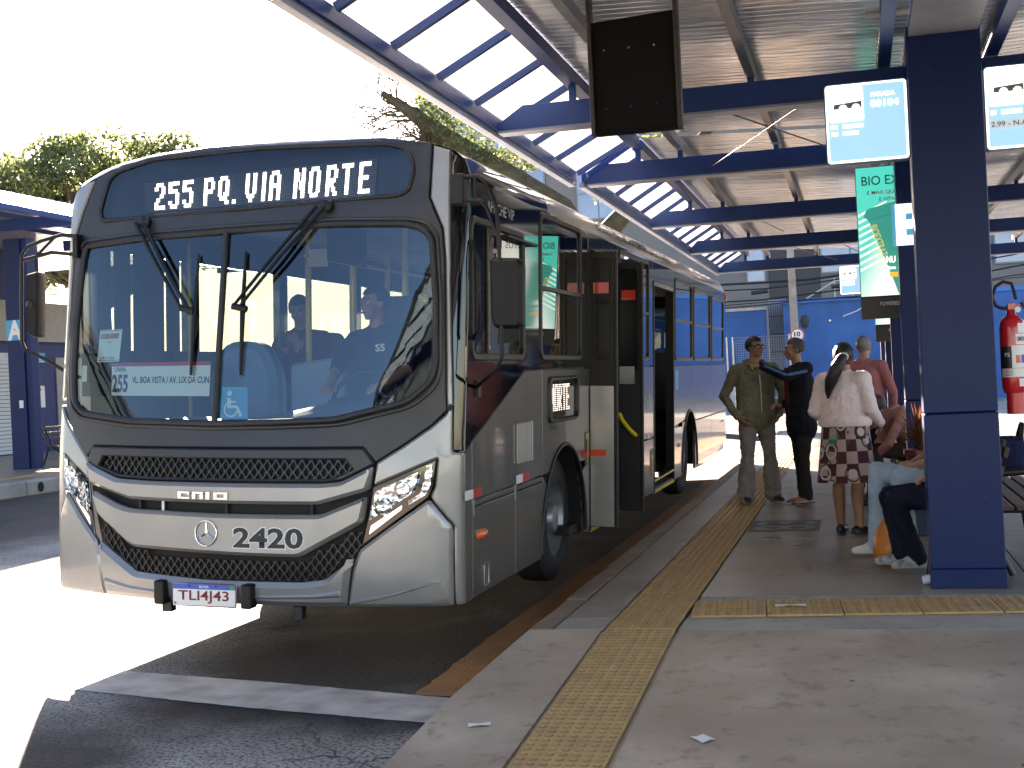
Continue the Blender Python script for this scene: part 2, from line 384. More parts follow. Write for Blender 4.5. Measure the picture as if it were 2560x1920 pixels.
PLAT = MB().box((0.0, 7.285, -.04), (4.94, 36, .150)).build('platform', CONA); tag(PLAT, kind='structure')
def ramp_z(y): return max(.012, .17 - .064 * (7.28 - y))
def kx(y): return 0.0 if y > 7.28 else -.08 * min(1, (7.28 - y) / 1.3)
rp = MB(); ys = [7.28, 6.6, 6.0, 5.4, 4.8, 4.78, 2, -4, -14]
vs = []
for y in ys: vs += [(kx(y), y, ramp_z(y)), (.418, y, ramp_z(y)), (.86, y, ramp_z(y)), (5.0, y, ramp_z(y)), (kx(y), y, -.04), (5.0, y, -.04)]
fs = []
for i in range(len(ys) - 1):
    a = i * 6; b2 = a + 6
    fs += [(a, a + 1, b2 + 1, b2), (a + 2, a + 3, b2 + 3, b2 + 2), (a + 4, a, b2, b2 + 4), (a + 3, a + 5, b2 + 5, b2 + 3)]
    # bed of the tactile strip, a little lower
    o = len(vs); vs += [(.418, ys[i], ramp_z(ys[i]) - .012), (.86, ys[i], ramp_z(ys[i]) - .012), (.86, ys[i + 1], ramp_z(ys[i + 1]) - .012), (.418, ys[i + 1], ramp_z(ys[i + 1]) - .012)]
    fs += [(o, o + 1, o + 2, o + 3), (a + 1, o, o + 3, b2 + 1), (o + 1, a + 2, b2 + 2, o + 2)]
tag(rp.add(vs, fs).build('ramp', CONR), kind='structure')
def slab(x0, x1, y0, y1, m, name='slab'):
    g_ = .004
    return MB().box((x0 + g_, y0 + g_, .140), (x1 - g_, y1 - g_, .17 + random.uniform(-.0015, .0015))).build(name, m, PLAT, bevel=.004, seg=1)
ycut = [7.285, 7.62, 9.25, 11.2, 13.2, 15.2, 17.2, 19.4, 21.6, 24, 26.5, 29, 32, 36]
for a, b2 in zip(ycut, ycut[1:]):
    slab(.135, .43, a, b2, CONL if a < 7.5 else CONA); slab(.84, 2.86, a, b2, CONL if a < 7.5 else CONA) if not 7.5 < a < 9 else None
    slab(2.86, 4.93, a, b2, CONL if a < 7.5 else CONA) if not 7.5 < a < 9 else None
slab(.84, 2.86, 8.36, 9.25, CONA); slab(2.86, 4.93, 8.36, 9.25, CONA)
MB().box((.845, 7.624, .140), (4.925, 8.352, .158)).build('slab', CONL, PLAT)
# kerb stones
y = 7.29; k = 0
while y < 35.5:
    MB().box((-.012 + random.uniform(-.004, .003), y + .004, -.03), (.13, y + .996, .17 + random.uniform(-.004, .003))).build('kerb_stone', KERBM, PLAT, bevel=.018)
    y += 1.0
# tactile tiles
def tile_mesh(sx, sy, nx, ny, h=.012):
    b = MB().box((-sx / 2, -sy / 2, -h), (sx / 2, sy / 2, 0))
    for i in range(nx):
        for j in range(ny):
            cx = (i + .5) / nx * sx - sx / 2; cy = (j + .5) / ny * sy - sy / 2; vs_ = []
            for r_, z_ in ((.0205, .0), (.0125, .0062)):
                for q in range(8): vs_.append((cx + r_ * math.cos(q * math.pi / 4), cy + r_ * math.sin(q * math.pi / 4), z_))
            b.add(vs_, [(q, (q + 1) % 8, 8 + (q + 1) % 8, 8 + q) for q in range(8)], 1); b.add(vs_[8:], [tuple(range(8))])
    return b
t0 = tile_mesh(.386, .392, 7, 7).build('tactile_tile', [TACT, TACD], PLAT); t0.location = (.637, 7.49, .176)
y = 7.49 + .398
while y < 34:
    inst(t0, PLAT, (.637, y, .176 + random.uniform(-.001, .001))); y += .398
RAMP = bpy.data.objects['ramp']
y = 7.28 - .2; i = 0
while y > 3.3:
    z = .17 - .064 * (7.28 - y) if y > 4.82 else .012
    t = inst(t0, RAMP, (.637, y, z + .005)); t.rotation_euler = (math.atan(.064) if y > 4.82 else 0, 0, 0); y -= .398
t1 = tile_mesh(.425, .5, 7, 8).build('tactile_tile', [TACT, TACD], PLAT)
for k in range(10):
    x = 1.065 + k * .432; o = t1 if k == 0 else inst(t1, PLAT)
    o.location = (x, 7.935 + (x - 1) * .075, .173); o.rotation_euler = (0, 0, .075)
# painted bay number on the floor
MB().box((.865, 11.74, .166), (1.475, 12.56, .1735)).build('number_panel', mat('floor_dark_paint', (.03, .032, .034), .5, var=.3, scale=8), PLAT)
NUMC = mat('floor_number_paint', (.22, .225, .22), .6, var=.3, scale=9)
text('83', 'painted_number', NUMC, lambda u, v, w_: Vector((u, v, .1745)), (.90, 11.80, 1.44, 12.50), 0, PLAT, bold=.01, rot=90)

# bits of litter on the floor
for (x, y, sx, sy, a, lb) in ((.18, 5.62, .05, .028, .3, 'small white paper scrap on the ramp beside the kerb end'), (1.42, 7.98, .09, .03, .1, 'white strip of paper on the yellow cross strip'),
                              (2.06, 9.6, .03, .03, .5, 'tiny white scrap on the grey floor before the seated people'), (1.18, 5.5, .035, .05, .7, 'grey flattened wrapper on the ramp right of the yellow strip')):
    z = (ramp_z(y) if y < 7.28 else .176) + .003
    M = Matrix.Translation((x, y, z)) @ Matrix.Rotation(a, 4, 'Z')
    b = MB(); b.add([M @ Vector(p) for p in ((-sx, -sy, 0), (0, -sy, .006), (sx, -sy * .8, .001), (sx, sy, .004), (0, sy, 0), (-sx, sy * .9, .005))], [(0, 1, 4, 5), (1, 2, 3, 4)])
    tag(b.build('paper_scrap', WHITEP), lb, 'litter')

# left-hand platform across the road
LP = MB().box((-26, -30, -.04), (-12.78, 75, .25)).build('far_platform', CONA); tag(LP, kind='structure')
y = 8.0
while y < 48:
    MB().box((-12.78, y + .01, -.04), (-12.46, y + 1.24, .252 + random.uniform(-.006, .006))).build('kerb_stone', CONL, LP, bevel=.03); y += 1.25
sheet('kerb_paint', [(-12.44, 5), (-12.28, 5), (-12.28, 50), (-12.44, 50)], GUTTER, .004)
MB().box((-13.75, 5, .24), (-13.35, 60, .2535)).build('tactile_band', TACT, LP)
MB().lathe([(.09, 0), (.09, .012)], 14, Matrix.Translation((-12.464, 20.9, .12)) @ Matrix.Rotation(R(90), 4, 'Y')).build('drain_hole', mat('hole', (.01, .01, .01), .9), LP)
# ------------------------------------------------------------------ canopy over the platform
def roofmetal():
    m = bpy.data.materials.new('roof_sheet_metal'); m.use_nodes = True; n = m.node_tree; b = n.nodes['Principled BSDF']; L = n.links.new
    b.inputs['Metallic'].default_value = .35; b.inputs['Base Color'].default_value = (.62, .68, .72, 1); b.inputs['Roughness'].default_value = .17
    g = n.nodes.new('ShaderNodeNewGeometry'); mp = n.nodes.new('ShaderNodeMapping'); mp.inputs['Scale'].default_value = (.55, 9, 1); L(g.outputs['Position'], mp.inputs[0])
    t = n.nodes.new('ShaderNodeTexNoise'); t.inputs['Scale'].default_value = 1.6; t.inputs['Detail'].default_value = 3; L(mp.outputs[0], t.inputs['Vector'])
    bp = n.nodes.new('ShaderNodeBump'); bp.inputs['Strength'].default_value = .5; bp.inputs['Distance'].default_value = .02; L(t.outputs[0], bp.inputs['Height']); L(bp.outputs[0], b.inputs['Normal'])
    return m
ROOFM = roofmetal()
POLY = translucent('milky_polycarbonate', (.72, .73, .72), .66, .3, .05, 3.0)
def mx(x, side): return x if side < 0 else 4.94 - x
def canopy(root, beams, y0, y1, edge=-.57, sides=(-1, 1), dz=0.0):
    for s in sides:
        def X(x): return mx(x, s)
        def bx(a, b, nm, m, bev=0.0):
            x0, x1 = sorted((X(a[0]), X(b[0]))); return MB().box((x0, a[1], a[2] + dz), (x1, b[1], b[2] + dz)).build(nm, m, root, bevel=bev)
        for yb in beams:
            pl = [(edge + .02, 3.375), (2.30, 3.375), (2.30, 3.55), (-.36, 3.55), (edge + .02, 3.43)]
            pl = [(X(p[0]), p[1] + dz) for p in pl]
            bm_ = MB().prism(pl, -.045, .045, Matrix.Translation((0, yb, 0)) @ Matrix.Rotation(R(90), 4, 'X')).build('beam', BLUE2, root, bevel=.004, seg=1)
            bx((edge + .03, yb - .075, 3.358), (2.29, yb + .075, 3.374), 'beam_flange', FLANGE)
            for xp_, zt in ((.0, 3.655), (.39, 3.615), (1.25, 3.585)):
                bx((xp_ - .022, yb - .03, 3.551), (xp_ + .022, yb + .03, zt), 'purlin_post', BLUE2)
        bx((edge - .03, y0, 3.395), (edge + .015, y1, 3.485), 'fascia', BLUE2, .004)
        bx((edge - .06, y0, 3.35), (edge - .002, y1, 3.394), 'fascia_lip', FLANGE, .003)
        for xp_, z0, wd in ((-.0, 3.657, .045), (.39, 3.617, .03), (1.25, 3.587, .03), (2.13, 3.56, .04)):
            bx((xp_ - wd, y0 + .02, z0), (xp_ + wd, y1 - .02, z0 + .085), 'purlin', BLUE2 if xp_ < .1 or xp_ > 2 else mat('purlin_grey', (.19, .2, .22), .4, .3, var=.15))
        # ridged metal sheets
        pitch = .10; n = int((y1 - y0) / pitch); vs = []; fs = []
        prof = []
        for i in range(n):
            yy = y0 + i * pitch
            prof += [(yy, 0), (yy + .088, 0), (yy + .092, .008), (yy + .097, .008)]
        prof.append((y0 + n * pitch, 0))
        for (yy, h) in prof: vs += [(X(.01), yy, 3.757 + h + dz), (X(2.26), yy, 3.665 + h + dz)]
        for i in range(len(prof) - 1): fs.append((2 * i, 2 * i + 1, 2 * i + 3, 2 * i + 2))
        MB().add(vs, fs).build('roof_sheet', ROOFM, root)
        # translucent strip panes and glazing bars
        yy = y0; ym = []
        bl = sorted(b for b in beams if y0 - .2 < b < y1 + .2)
        cur = y0
        step = .825
        marks = [y0 + .03]
        m_ = 6.14 - 20 * step
        while m_ < y1 - .1:
            if m_ > y0 + .1: marks.append(m_)
            m_ += step
        marks.append(y1 - .03)
        A = Vector((X(edge + .02), 0, 3.486 + dz)); B = Vector((X(-.03), 0, 3.752 + dz)); dirn = (B - A).normalized(); up = Vector((-dirn.z, 0, dirn.x)) * (1 if s < 0 else -1)
        for q in marks:
            b = MB(); h = .02
            vv = []
            for p in (A, B):
                for dy, du in ((-h, -.045), (h, -.045), (h, .0), (-h, .0)): vv.append(p + Vector((0, q + dy, 0)) + up * du)
            b.add(vv, [(0, 1, 2, 3), (7, 6, 5, 4), (0, 4, 5, 1), (1, 5, 6, 2), (2, 6, 7, 3), (3, 7, 4, 0)]).build('glazing_bar', BLUE2, root)
        for a_, b_ in zip(marks, marks[1:]):
            vv = [A + up * .004 + Vector((0, a_ + .005, 0)), B + up * .004 + Vector((0, a_ + .005, 0)), B + up * .004 + Vector((0, b_ - .005, 0)), A + up * .004 + Vector((0, b_ - .005, 0))]
            vv += [p + up * .010 for p in vv]
            MB().add(vv, [(0, 1, 2, 3), (7, 6, 5, 4), (0, 4, 5, 1), (1, 5, 6, 2), (2, 6, 7, 3), (3, 7, 4, 0)]).build('translucent_pane', POLY, root)
    MB().box((2.265, y0, 3.60 + dz), (2.675, y1, 3.66 + dz)).build('gutter', mat('gutter_grey', (.42, .42, .41), .5, .2, var=.1), root)
near = thing('platform_canopy', 'navy steel canopy with milky edge panes over the front of the platform', 'canopy', group='sections of the platform canopy')
canopy(near, [-3.0, 1.3, 5.45, 9.24], -3.2, 11.98)
far = thing('platform_canopy', 'navy steel canopy section further down the platform past the roof joint', 'canopy', group='sections of the platform canopy')
canopy(far, [12.12, 16.0, 19.8, 24.0], 12.06, 24.35, edge=-.50)
for a, b2 in (((.62, 12.1, 3.42), (1.66, 9.28, 3.42)), ((.92, 9.28, 3.44), (1.9, 12.1, 3.44)), ((.4, 16, 3.6), (.9, 19.8, 3.6)), ((.8, 19.85, 3.45), (1.6, 23.9, 3.45)), ((1.6, 19.85, 3.43), (2.2, 23.9, 3.43))):
    MB().tube([a, b2], .006, 6).build('tie_rod', DARKM, near if a[1] < 12.11 and b2[1] < 12 else far)
MB().tube([(2.0, 7.9, 3.58), (2.25, 7.9, 3.58)], .02, 8).build('conduit', mat('conduit_grey', (.4, .4, .4), .5), near)

def column(y, label, top, sx0=2.25, sx1=2.69, x=0):
    t = thing('platform_column', label, 'column', (2.47, y, .17), group='navy columns along the platform')
    hw = .22
    MB().box((-hw - .004, -.004, 0), (hw + .004, .304, .12)).build('column_base', BLUE, t, bevel=.006)
    MB().box((-hw, 0, .1205), (hw, .30, 1.083)).build('lower_shaft', BLUE, t, bevel=.008)
    MB().box((-hw + .002, .002, 1.0865), (hw - .002, .298, top - .17)).build('upper_shaft', BLUE, t, bevel=.008)
    return t
column(8.6, 'nearest navy steel column, in front of the seated people', 4.1)
column(12.0, 'navy column bearing the letter E sign', 3.62)
column(16.0, 'third navy column, beyond the letter E column', 3.62)
column(19.8, 'fourth navy column, beside the woman in the grey sweater', 3.62)
column(23.9, 'farthest navy column at the end of the canopy', 3.62)

# ------------------------------------------------------------------ signs and things hung on the columns
def screen(name, col, es):
    return mat(name, col, .3, emit=col, es=es)
SCB = screen('lit_blue', (.11, .25, .42), .26); SCW = screen('lit_white', (.9, .93, .95), .22)
def stop_sign(x0, x1, z0, z1, y, label, kind, es=1.0):
    t = thing('stop_sign', label, 'sign', ((x0 + x1) / 2, y, z0), group='lit bus stop signs')
    W = x1 - x0; H = z1 - z0; fn = facing(-W / 2, 0)
    put(flat(rr(0, W, 0, H, .025), w=.0, back=.07), 'housing', mat('sign_teal_edge', (.02, .12, .16), .35), fn, t)
    put(flat(rr(0, W, 0, H, .025), w=-.07), 'back_plate', mat('sign_teal_edge', (.02, .12, .16), .35), fn, t)
    put(flat(rr(.008, W - .008, .008, H - .008, .022), w=.004), 'border', SCW, fn, t)
    put(flat(rr(.022, W - .022, .022, H - .022, .018), w=.008), 'face', SCB, fn, t)
    put(flat(rr(.03, W * .47, H * .52, H - .03, .015), w=.012), 'pictogram_panel', SCW, fn, t)
    PG = mat('pictogram_grey', (.16, .22, .22), .5)
    y0 = H * .68
    put(flat([(.055, y0), (W * .45, y0), (W * .45, y0 + H * .085), (.06, y0 + H * .06)], w=.014), 'bus_pictogram', PG, fn, t)
    for cx in (.115, W * .38):
        put(flat([(cx + .026 * math.cos(a), y0 + .026 * math.sin(a)) for a in [i * math.pi / 8 for i in range(16)]], w=.016), 'bus_pictogram_wheel', SCW, fn, t)
    put(flat([(.055, y0 + H * .16), (W * .45, y0 + H * .16), (W * .45, y0 + H * .17), (.055, y0 + H * .17)], w=.014), 'bus_pictogram_roof', mat('pictogram_light', (.6, .64, .64), .5), fn, t)
    if kind == 1:
        text('PARADA', 'lettering', SCW, fn, (W * .56, H * .80, W * .85, H * .855), .012, t, bold=.02)
        text('00104', 'lettering', SCW, fn, (W * .55, H * .67, W * .89, H * .76), .012, t, bold=.03)
        for i in range(2):
            for a_, b_ in ((.035, W * .15), (W * .21, W * (.46 - .06 * i))): put(flat([(a_, H * (.44 - .085 * i)), (b_, H * (.44 - .085 * i)), (b_, H * (.485 - .085 * i)), (a_, H * (.485 - .085 * i))], w=.012), 'blurred_line', SCW, fn, t)
    elif kind == 2:
        for a_, b_ in ((.035, W * .13), (W * .19, W * .42)): put(flat([(a_, H * .42), (b_, H * .42), (b_, H * .47), (a_, H * .47)], w=.012), 'blurred_line', SCW, fn, t)
        put(flat([(.03, H * .25), (W - .03, H * .25), (W - .03, H * .36), (.03, H * .36)], w=.012), 'line_strip', screen('lit_grey', (.30, .42, .50), .12), fn, t)
        text('2.99 - N.APAREC', 'lettering', mat('sign_dark_letter', (.03, .06, .10), .5), fn, (.035, H * .275, W * .75, H * .335), .016, t, bold=.006)
    else:
        for i in range(2): put(flat([(.035, H * (.32 + .1 * i)), (W * .42, H * (.32 + .1 * i)), (W * .42, H * (.37 + .1 * i)), (.035, H * (.37 + .1 * i))], w=.012), 'blurred_line', SCW, fn, t)
    return t
stop_sign(1.74, 2.25, 2.85, 3.36, 8.65, 'lit blue stop sign reading PARADA 00104 left of the nearest column', 1)
stop_sign(2.695, 3.21, 2.855, 3.375, 8.65, 'lit blue stop sign cut by the right edge of the picture', 2)
stop_sign(1.66, 2.16, 2.60, 3.02, 19.5, 'small distant white and blue stop sign left of the advert', 3)

t = thing('advert_panel', 'tall lit teal shampoo advert panel behind the letter E column', 'advert', (2.34, 12.55, 2.0)); fn = facing(-.42, 0)
def admat():
    m = bpy.data.materials.new('advert_print'); m.use_nodes = True; n = m.node_tree; b = n.nodes['Principled BSDF']; L = n.links.new
    tc = n.nodes.new('ShaderNodeTexCoord'); sp = n.nodes.new('ShaderNodeSeparateXYZ'); L(tc.outputs['Object'], sp.inputs[0])
    a = n.nodes.new('ShaderNodeMath'); a.operation = 'MULTIPLY_ADD'; a.inputs[1].default_value = 1.1; L(sp.outputs[0], a.inputs[0]); 
    c_ = n.nodes.new('ShaderNodeMath'); c_.operation = 'MULTIPLY_ADD'; c_.inputs[1].default_value = -.55; c_.inputs[2].default_value = .85; L(sp.outputs[2], c_.inputs[0]); L(c_.outputs[0], a.inputs[2])
    r = n.nodes.new('ShaderNodeValToRGB'); e = r.color_ramp.elements; e[0].position = 0; e[0].color = (.02, .62, .55, 1); e[1].position = .46; e[1].color = (.82, .95, .94, 1)
    x = e.new(.12); x.color = (.03, .58, .52, 1); L(a.outputs[0], r.inputs[0]); L(r.outputs[0], b.inputs['Base Color']); L(r.outputs[0], b.inputs['Emission Color']); b.inputs['Emission Strength'].default_value = .10; b.inputs['Roughness'].default_value = .25
    return m
MB().box((-.42, .004, 0), (.42, .10, 1.385)).build('housing', BLACK, t, bevel=.004)
put(flat([(.006, .205), (.834, .205), (.834, 1.379), (.006, 1.379)], w=.003), 'poster', admat(), fn, t)
for i in range(9):
    z = .98 - i * .062; put(flat([(.012, z - .05), (.27, z + .075), (.27, z + .088), (.012, z - .026)], w=.0042), 'poster_stripe', screen('ad_white', (.85, .95, .94), .1), fn, t)
tube_p = [(.055, .93), (.09, 1.0), (.36, 1.06), (.42, .98), (.60, .215), (.335, .215), (.31, .30), (.10, .90)]
TEAL = screen('ad_teal', (.01, .36, .31), .07); put(flat(rpoly(tube_p, .02), w=.005), 'tube_print', TEAL, fn, t)
put(flat([(.10, .90), (.42, .985), (.415, .975), (.102, .888)], w=.0056), 'tube_seam', screen('ad_teal_dark', (.005, .25, .22), .1), fn, t)
text('BIO EXTRATUS', 'lettering', mat('ad_green', (.02, .20, .17), .5), fn, (.055, 1.215, .78, 1.30), .005, t, bold=.006)
ADR = mat('ad_red', (.72, .04, .03), .5)
text('É MAIS QU', 'lettering', ADR, fn, (.10, 1.125, .335, 1.172), .005, t, bold=.008); text('É VITA', 'lettering', ADR, fn, (.205, 1.065, .34, 1.108), .005, t, bold=.012)
def tilted(u, v, w_): 
    a = R(-73); return fn(.165 + u * math.cos(a) - v * math.sin(a), .86 + u * math.sin(a) + v * math.cos(a), w_)
text('BIOEXTRATUS', 'lettering', screen('ad_gold', (.62, .55, .16), .1), tilted, (.0, -.06, .36, .005), .0065, t)
text('+NU', 'lettering', SCW, fn, (.21, .50, .32, .56), .0065, t, bold=.02); text('Oleos', 'lettering', SCW, fn, (.23, .44, .32, .475), .0065, t)
put(flat(rr(.265, .36, .37, .415, .015), w=.0065), 'gold_mark', screen('ad_gold2', (.75, .45, .06), .1), fn, t)
text('POWERED BY', 'lettering', WHITEP, fn, (.17, .115, .40, .15), .006, t, bold=.01)
put(flat([(.0, .0), (.84, .0), (.84, .19), (.0, .19)], w=.001), 'footer', mat('advert_footer', (.02, .02, .022), .4), fn, t)

a2 = copy_tree(t, (2.56, 19.15, 1.9), label='second teal advert panel down the platform, mirrored in the side of the bus'); a2.scale = (1.05, 1, 1.17)
t = thing('letter_sign', 'cyan panel with white letter E on the second column', 'sign', (2.415, 11.985, 2.6)); fn = facing(-.205, 0)
put(flat([(0, 0), (.30, 0), (.30, .36), (0, .36)], w=.003, back=.004), 'panel', screen('panel_cyan', (.05, .36, .62), .06), fn, t)
put(flat([(.03, 0), (.235, 0), (.235, .085), (.115, .085), (.115, .14), (.22, .14), (.22, .22), (.115, .22), (.115, .275), (.235, .275), (.235, .36), (.03, .36)], w=.007), 'letter', screen('panel_white', (.85, .88, .9), .15), fn, t)

t = thing('hanging_panel', 'blank black plate hung from the roof between two rails', 'panel', (.87, 6.5, 2.78))
fn = facing(-.22, 0)
holes = [[(x + .0065 * math.cos(a), z + .0065 * math.sin(a)) for a in [i * math.pi / 3 for i in range(6)]] for x in (.075, .20, .325) for z in (.13, .42)]
PB = mat('panel_black', (.0022, .0022, .0024), .7, var=.2, scale=5, spec=.15)
put(flat([(.008, .01), (.425, .01), (.425, .58), (.008, .56)], holes, w=0, back=.01), 'plate', PB, fn, t)
for x in (-.222, .208): MB().box((x, -.03, 0), (x + .022, .05, .80)).build('rail', mat('rail_brown', (.016, .010, .009), .5, var=.2), t, bevel=.004)
MB().box((-.2, -.025, -.002), (.208, .045, .012)).build('bottom_rail', PB, t, bevel=.004)

# fire extinguisher on the right of the nearest column
t = thing('fire_extinguisher', 'red fire extinguisher with white labels hung on the nearest column', 'extinguisher', (2.805, 8.76, 1.36))
MB().lathe([(.0, -.0), (.06, .0), (.074, .03), (.076, .09), (.076, .40), (.07, .445), (.05, .47), (.028, .482), (.026, .52), (0, .52)], 28).build('cylinder', RED, t, 60)
MB().lathe([(.0, -.13), (.05, -.13), (.052, .0), (0, .0)], 24).build('stand_cup', RED, t, 40)
MB().box((-.022, -.022, .515), (.022, .022, .56)).box((-.015, -.012, .555), (.085, .012, .585), M=Matrix.Rotation(R(-22), 4, 'Y')).build('valve', RED, t, bevel=.004)
MB().box((.01, -.012, .535), (.095, .012, .55)).build('lever', RED, t, bevel=.003)
MB().lathe([(.0, 0), (.018, 0), (.018, .02), (0, .02)], 14, Matrix.Translation((.035, -.03, .515)) @ Matrix.Rotation(R(90), 4, 'X')).build('gauge', WHITE, t)
MB().tube([(-.02, 0, .53), (-.05, 0, .528), (-.085, 0, .545), (-.105, 0, .60), (-.085, 0, .665), (-.04, 0, .695), (.01, 0, .68), (.025, -.01, .62), (.03, -.02, .58)], .011, 10).build('hose', RUBBER, t, 60)
MB().tube([(.06, -.02, .56), (.085, -.02, .52), (.09, -.03, .45)], .012, 8).build('nozzle', RUBBER, t, 60)
def cyl(u, v, w_): return Vector(((.0765 + w_) * math.sin(u), -(.0765 + w_) * math.cos(u), v))
def lab(u0, u1, v0, v1, m, nm='label_sheet', w_=.0005):
    put(flat([(u0, v0), (u1, v0), (u1, v1), (u0, v1)], w=w_, su=.15), nm, m, cyl, t, 60)
lab(.35, 1.15, .37, .43, WHITEP); lab(.15, 1.2, .30, .365, WHITEP); lab(-1.35, -.05, .155, .29, mat('label_black', (.015, .015, .015), .4)); lab(-.2, 1.2, .155, .295, WHITEP, w_=.001)
lab(-1.2, 1.1, .10, .152, WHITEP); lab(.3, 1.1, .04, .088, WHITEP); lab(.1, .45, .185, .235, RED, 'label_mark', .002); lab(.55, .9, .185, .235, mat('label_blue', (.05, .08, .4), .4), 'label_mark', .002)
text('EMDEC', 'lettering', mat('ink', (.02, .02, .02), .5), cyl, (.28, .32, 1.15, .347), .002, t, bold=.02); text('FS', 'lettering', WHITEP, cyl, (-.75, .225, -.35, .25), .002, t, bold=.01)
for i in range(5): lab(-.9, -.2 + .1 * (i % 2), .108 + i * .009, .111 + i * .009, mat('ink', (.02, .02, .02)), 'label_line', .0015)

# benches between the columns
WOOD = mat('bench_wood', (.09, .04, .022), .5, scale=4, col2=(.055, .026, .015), stretch=(1, .1, 1))
def bench(label, loc, L, sgn):
    t = thing('bench', label, 'bench', loc, group='wooden benches on the platform')
    for i in range(4): MB().box((sgn * .03 + sgn * i * .105 - .042, 0, .425), (sgn * .03 + sgn * i * .105 + .042, L, .45)).build('seat_slat', WOOD, t, bevel=.006)
    for i in range(3): MB().box((-.02, 0, -.035), (.012, L, .035), M=Matrix.Translation((-sgn * (.04 + i * .035), 0, .56 + i * .12)) @ Matrix.Rotation(-sgn * R(14), 4, 'Y')).build('back_slat', WOOD, t, bevel=.006)
    for y in (.06, L - .12):
        MB().tube([(sgn * .40, y, 0), (sgn * .37, y, .25), (sgn * .39, y, .42), (sgn * .0, y, .42), (-sgn * .1, y, .88)], .02, 8).build('leg', DARKM, t, 50)
        MB().tube([(-sgn * .12, y, 0), (-sgn * .02, y, .2), (sgn * .0, y, .42)], .02, 8).build('leg', DARKM, t, 50)
        if sgn > 0: MB().tube([(-sgn * .06, y, .66), (sgn * .25, y, .68), (sgn * .42, y, .62)], .025, 8).build('armrest', DARKM, t, 50)
    return t
bench('wooden bench behind the nearest column where two people sit', (2.66, 9.05, .17), 2.4, -1)
bench('wooden bench facing away, showing right of the nearest column', (2.72, 9.05, .17), 2.4, 1)
bench('wooden bench beyond the letter E column with a person in pink', (2.6, 12.9, .17), 2.6, -1)
# ------------------------------------------------------------------ the bus
WBUS = 2.66; LBUS = 13.95
BUS = thing('city_bus', 'silver and black city bus with lit route sign, parked at the platform', 'bus')
_M = Matrix.Translation((-.405, 7.2, 0)) @ Matrix.Rotation(-.0115, 4, 'Z') @ Matrix.Rotation(.045, 4, 'Y') @ Matrix.Rotation(.004, 4, 'X')
BUS.rotation_mode = 'XYZ'; BUS.location = _M.to_translation(); BUS.rotation_euler = _M.to_euler()
ZS = [.25, .30, .45, .60, 1.10, 1.33, 2.52, 2.60, 3.05, 3.10, 3.14]; YS = [.05, .01, -.02, -.02, .00, .05, .33, .345, .50, .60, .85]
def lerp(z):
    if z <= ZS[0]: return YS[0]
    for i in range(len(ZS) - 1):
        if z <= ZS[i + 1]: t = (z - ZS[i]) / (ZS[i + 1] - ZS[i]); return YS[i] + (YS[i + 1] - YS[i]) * t
    return YS[-1]
def Fy(x, z):
    t = (x + WBUS / 2) / (WBUS / 2); a = abs(t); y = -.20 + .27 * t * t
    if a > .93: y += .05 * ((min(a, 1.0) - .93) / .07) ** 2
    p = (lerp(z - .05) + 2 * lerp(z) + lerp(z + .05)) / 4
    return y + p * (1 - .55 * min(1, t * t))
def front(u, v, w_): return Vector((u, Fy(u, v) - w_, v))
def right(u, v, w_): return Vector((w_, u, v))
def left(u, v, w_): return Vector((-WBUS - w_, u, v))
def mL(x): return -2.358 - (x + .456) * (.645 if x > -.456 else .9)
def mir(P): return [(mL(x), z) for x, z in P][::-1]
def panel(nm, P, m, h=.012, ins=.012, rnd=.012, holes=(), w=0.0, back=.03, fn=front, parent=None, su=.06, sv=.09):
    if rnd: P = rpoly(P, rnd)
    return put(flat(P, holes, w=w, inset=ins, rise=h, back=back, su=su, sv=sv), nm, m, fn, parent or BUS)

SIGN = [(-2.386, 2.605), (-2.415, 2.671), (-2.375, 2.874), (-2.316, 2.924), (-2.07, 2.992), (-1.332, 3.030), (-0.526, 3.018), (-0.396, 2.980), (-0.345, 2.906), (-0.332, 2.817), (-0.358, 2.719), (-0.416, 2.691), (-1.388, 2.644)]
WSC = [(-2.491, 2.45), (-2.087, 2.485), (-1.488, 2.508), (-0.794, 2.53), (-0.351, 2.519), (-0.252, 2.49), (-0.197, 2.425), (-0.163, 2.064), (-0.15, 1.697), (-0.175, 1.594), (-0.302, 1.48), (-0.706, 1.379), (-1.044, 1.365), (-1.434, 1.356), (-2.035, 1.366), (-2.423, 1.406), (-2.504, 1.474), (-2.527, 1.653), (-2.533, 1.994), (-2.508, 2.392)]
SIGNR = rpoly(SIGN, .05); WSR = rpoly(WSC, .05)
TOP = [(-.232, 3.0), (-.588, 3.062), (-1.363, 3.078), (-1.997, 3.022), (-2.285, 2.966), (-2.465, 2.89)]
panel('front_fascia', [(-.088, 1.43), (-.093, 1.52), (-.124, 2.30), (-.145, 2.487), (-.229, 2.672)] + TOP + [(-2.535, 2.66), (-2.585, 2.48), (-2.602, 2.0), (-2.595, 1.52), (-2.552, 1.37), (-2.491, 1.266), (-2.378, 1.143), (-2.345, 1.175), (-2.31, 1.213), (-.535, 1.224), (-.462, 1.139), (-.31, 1.24), (-.159, 1.351)], FASCIA, .006, .006, 0, (WSR, SIGNR), w=.0)
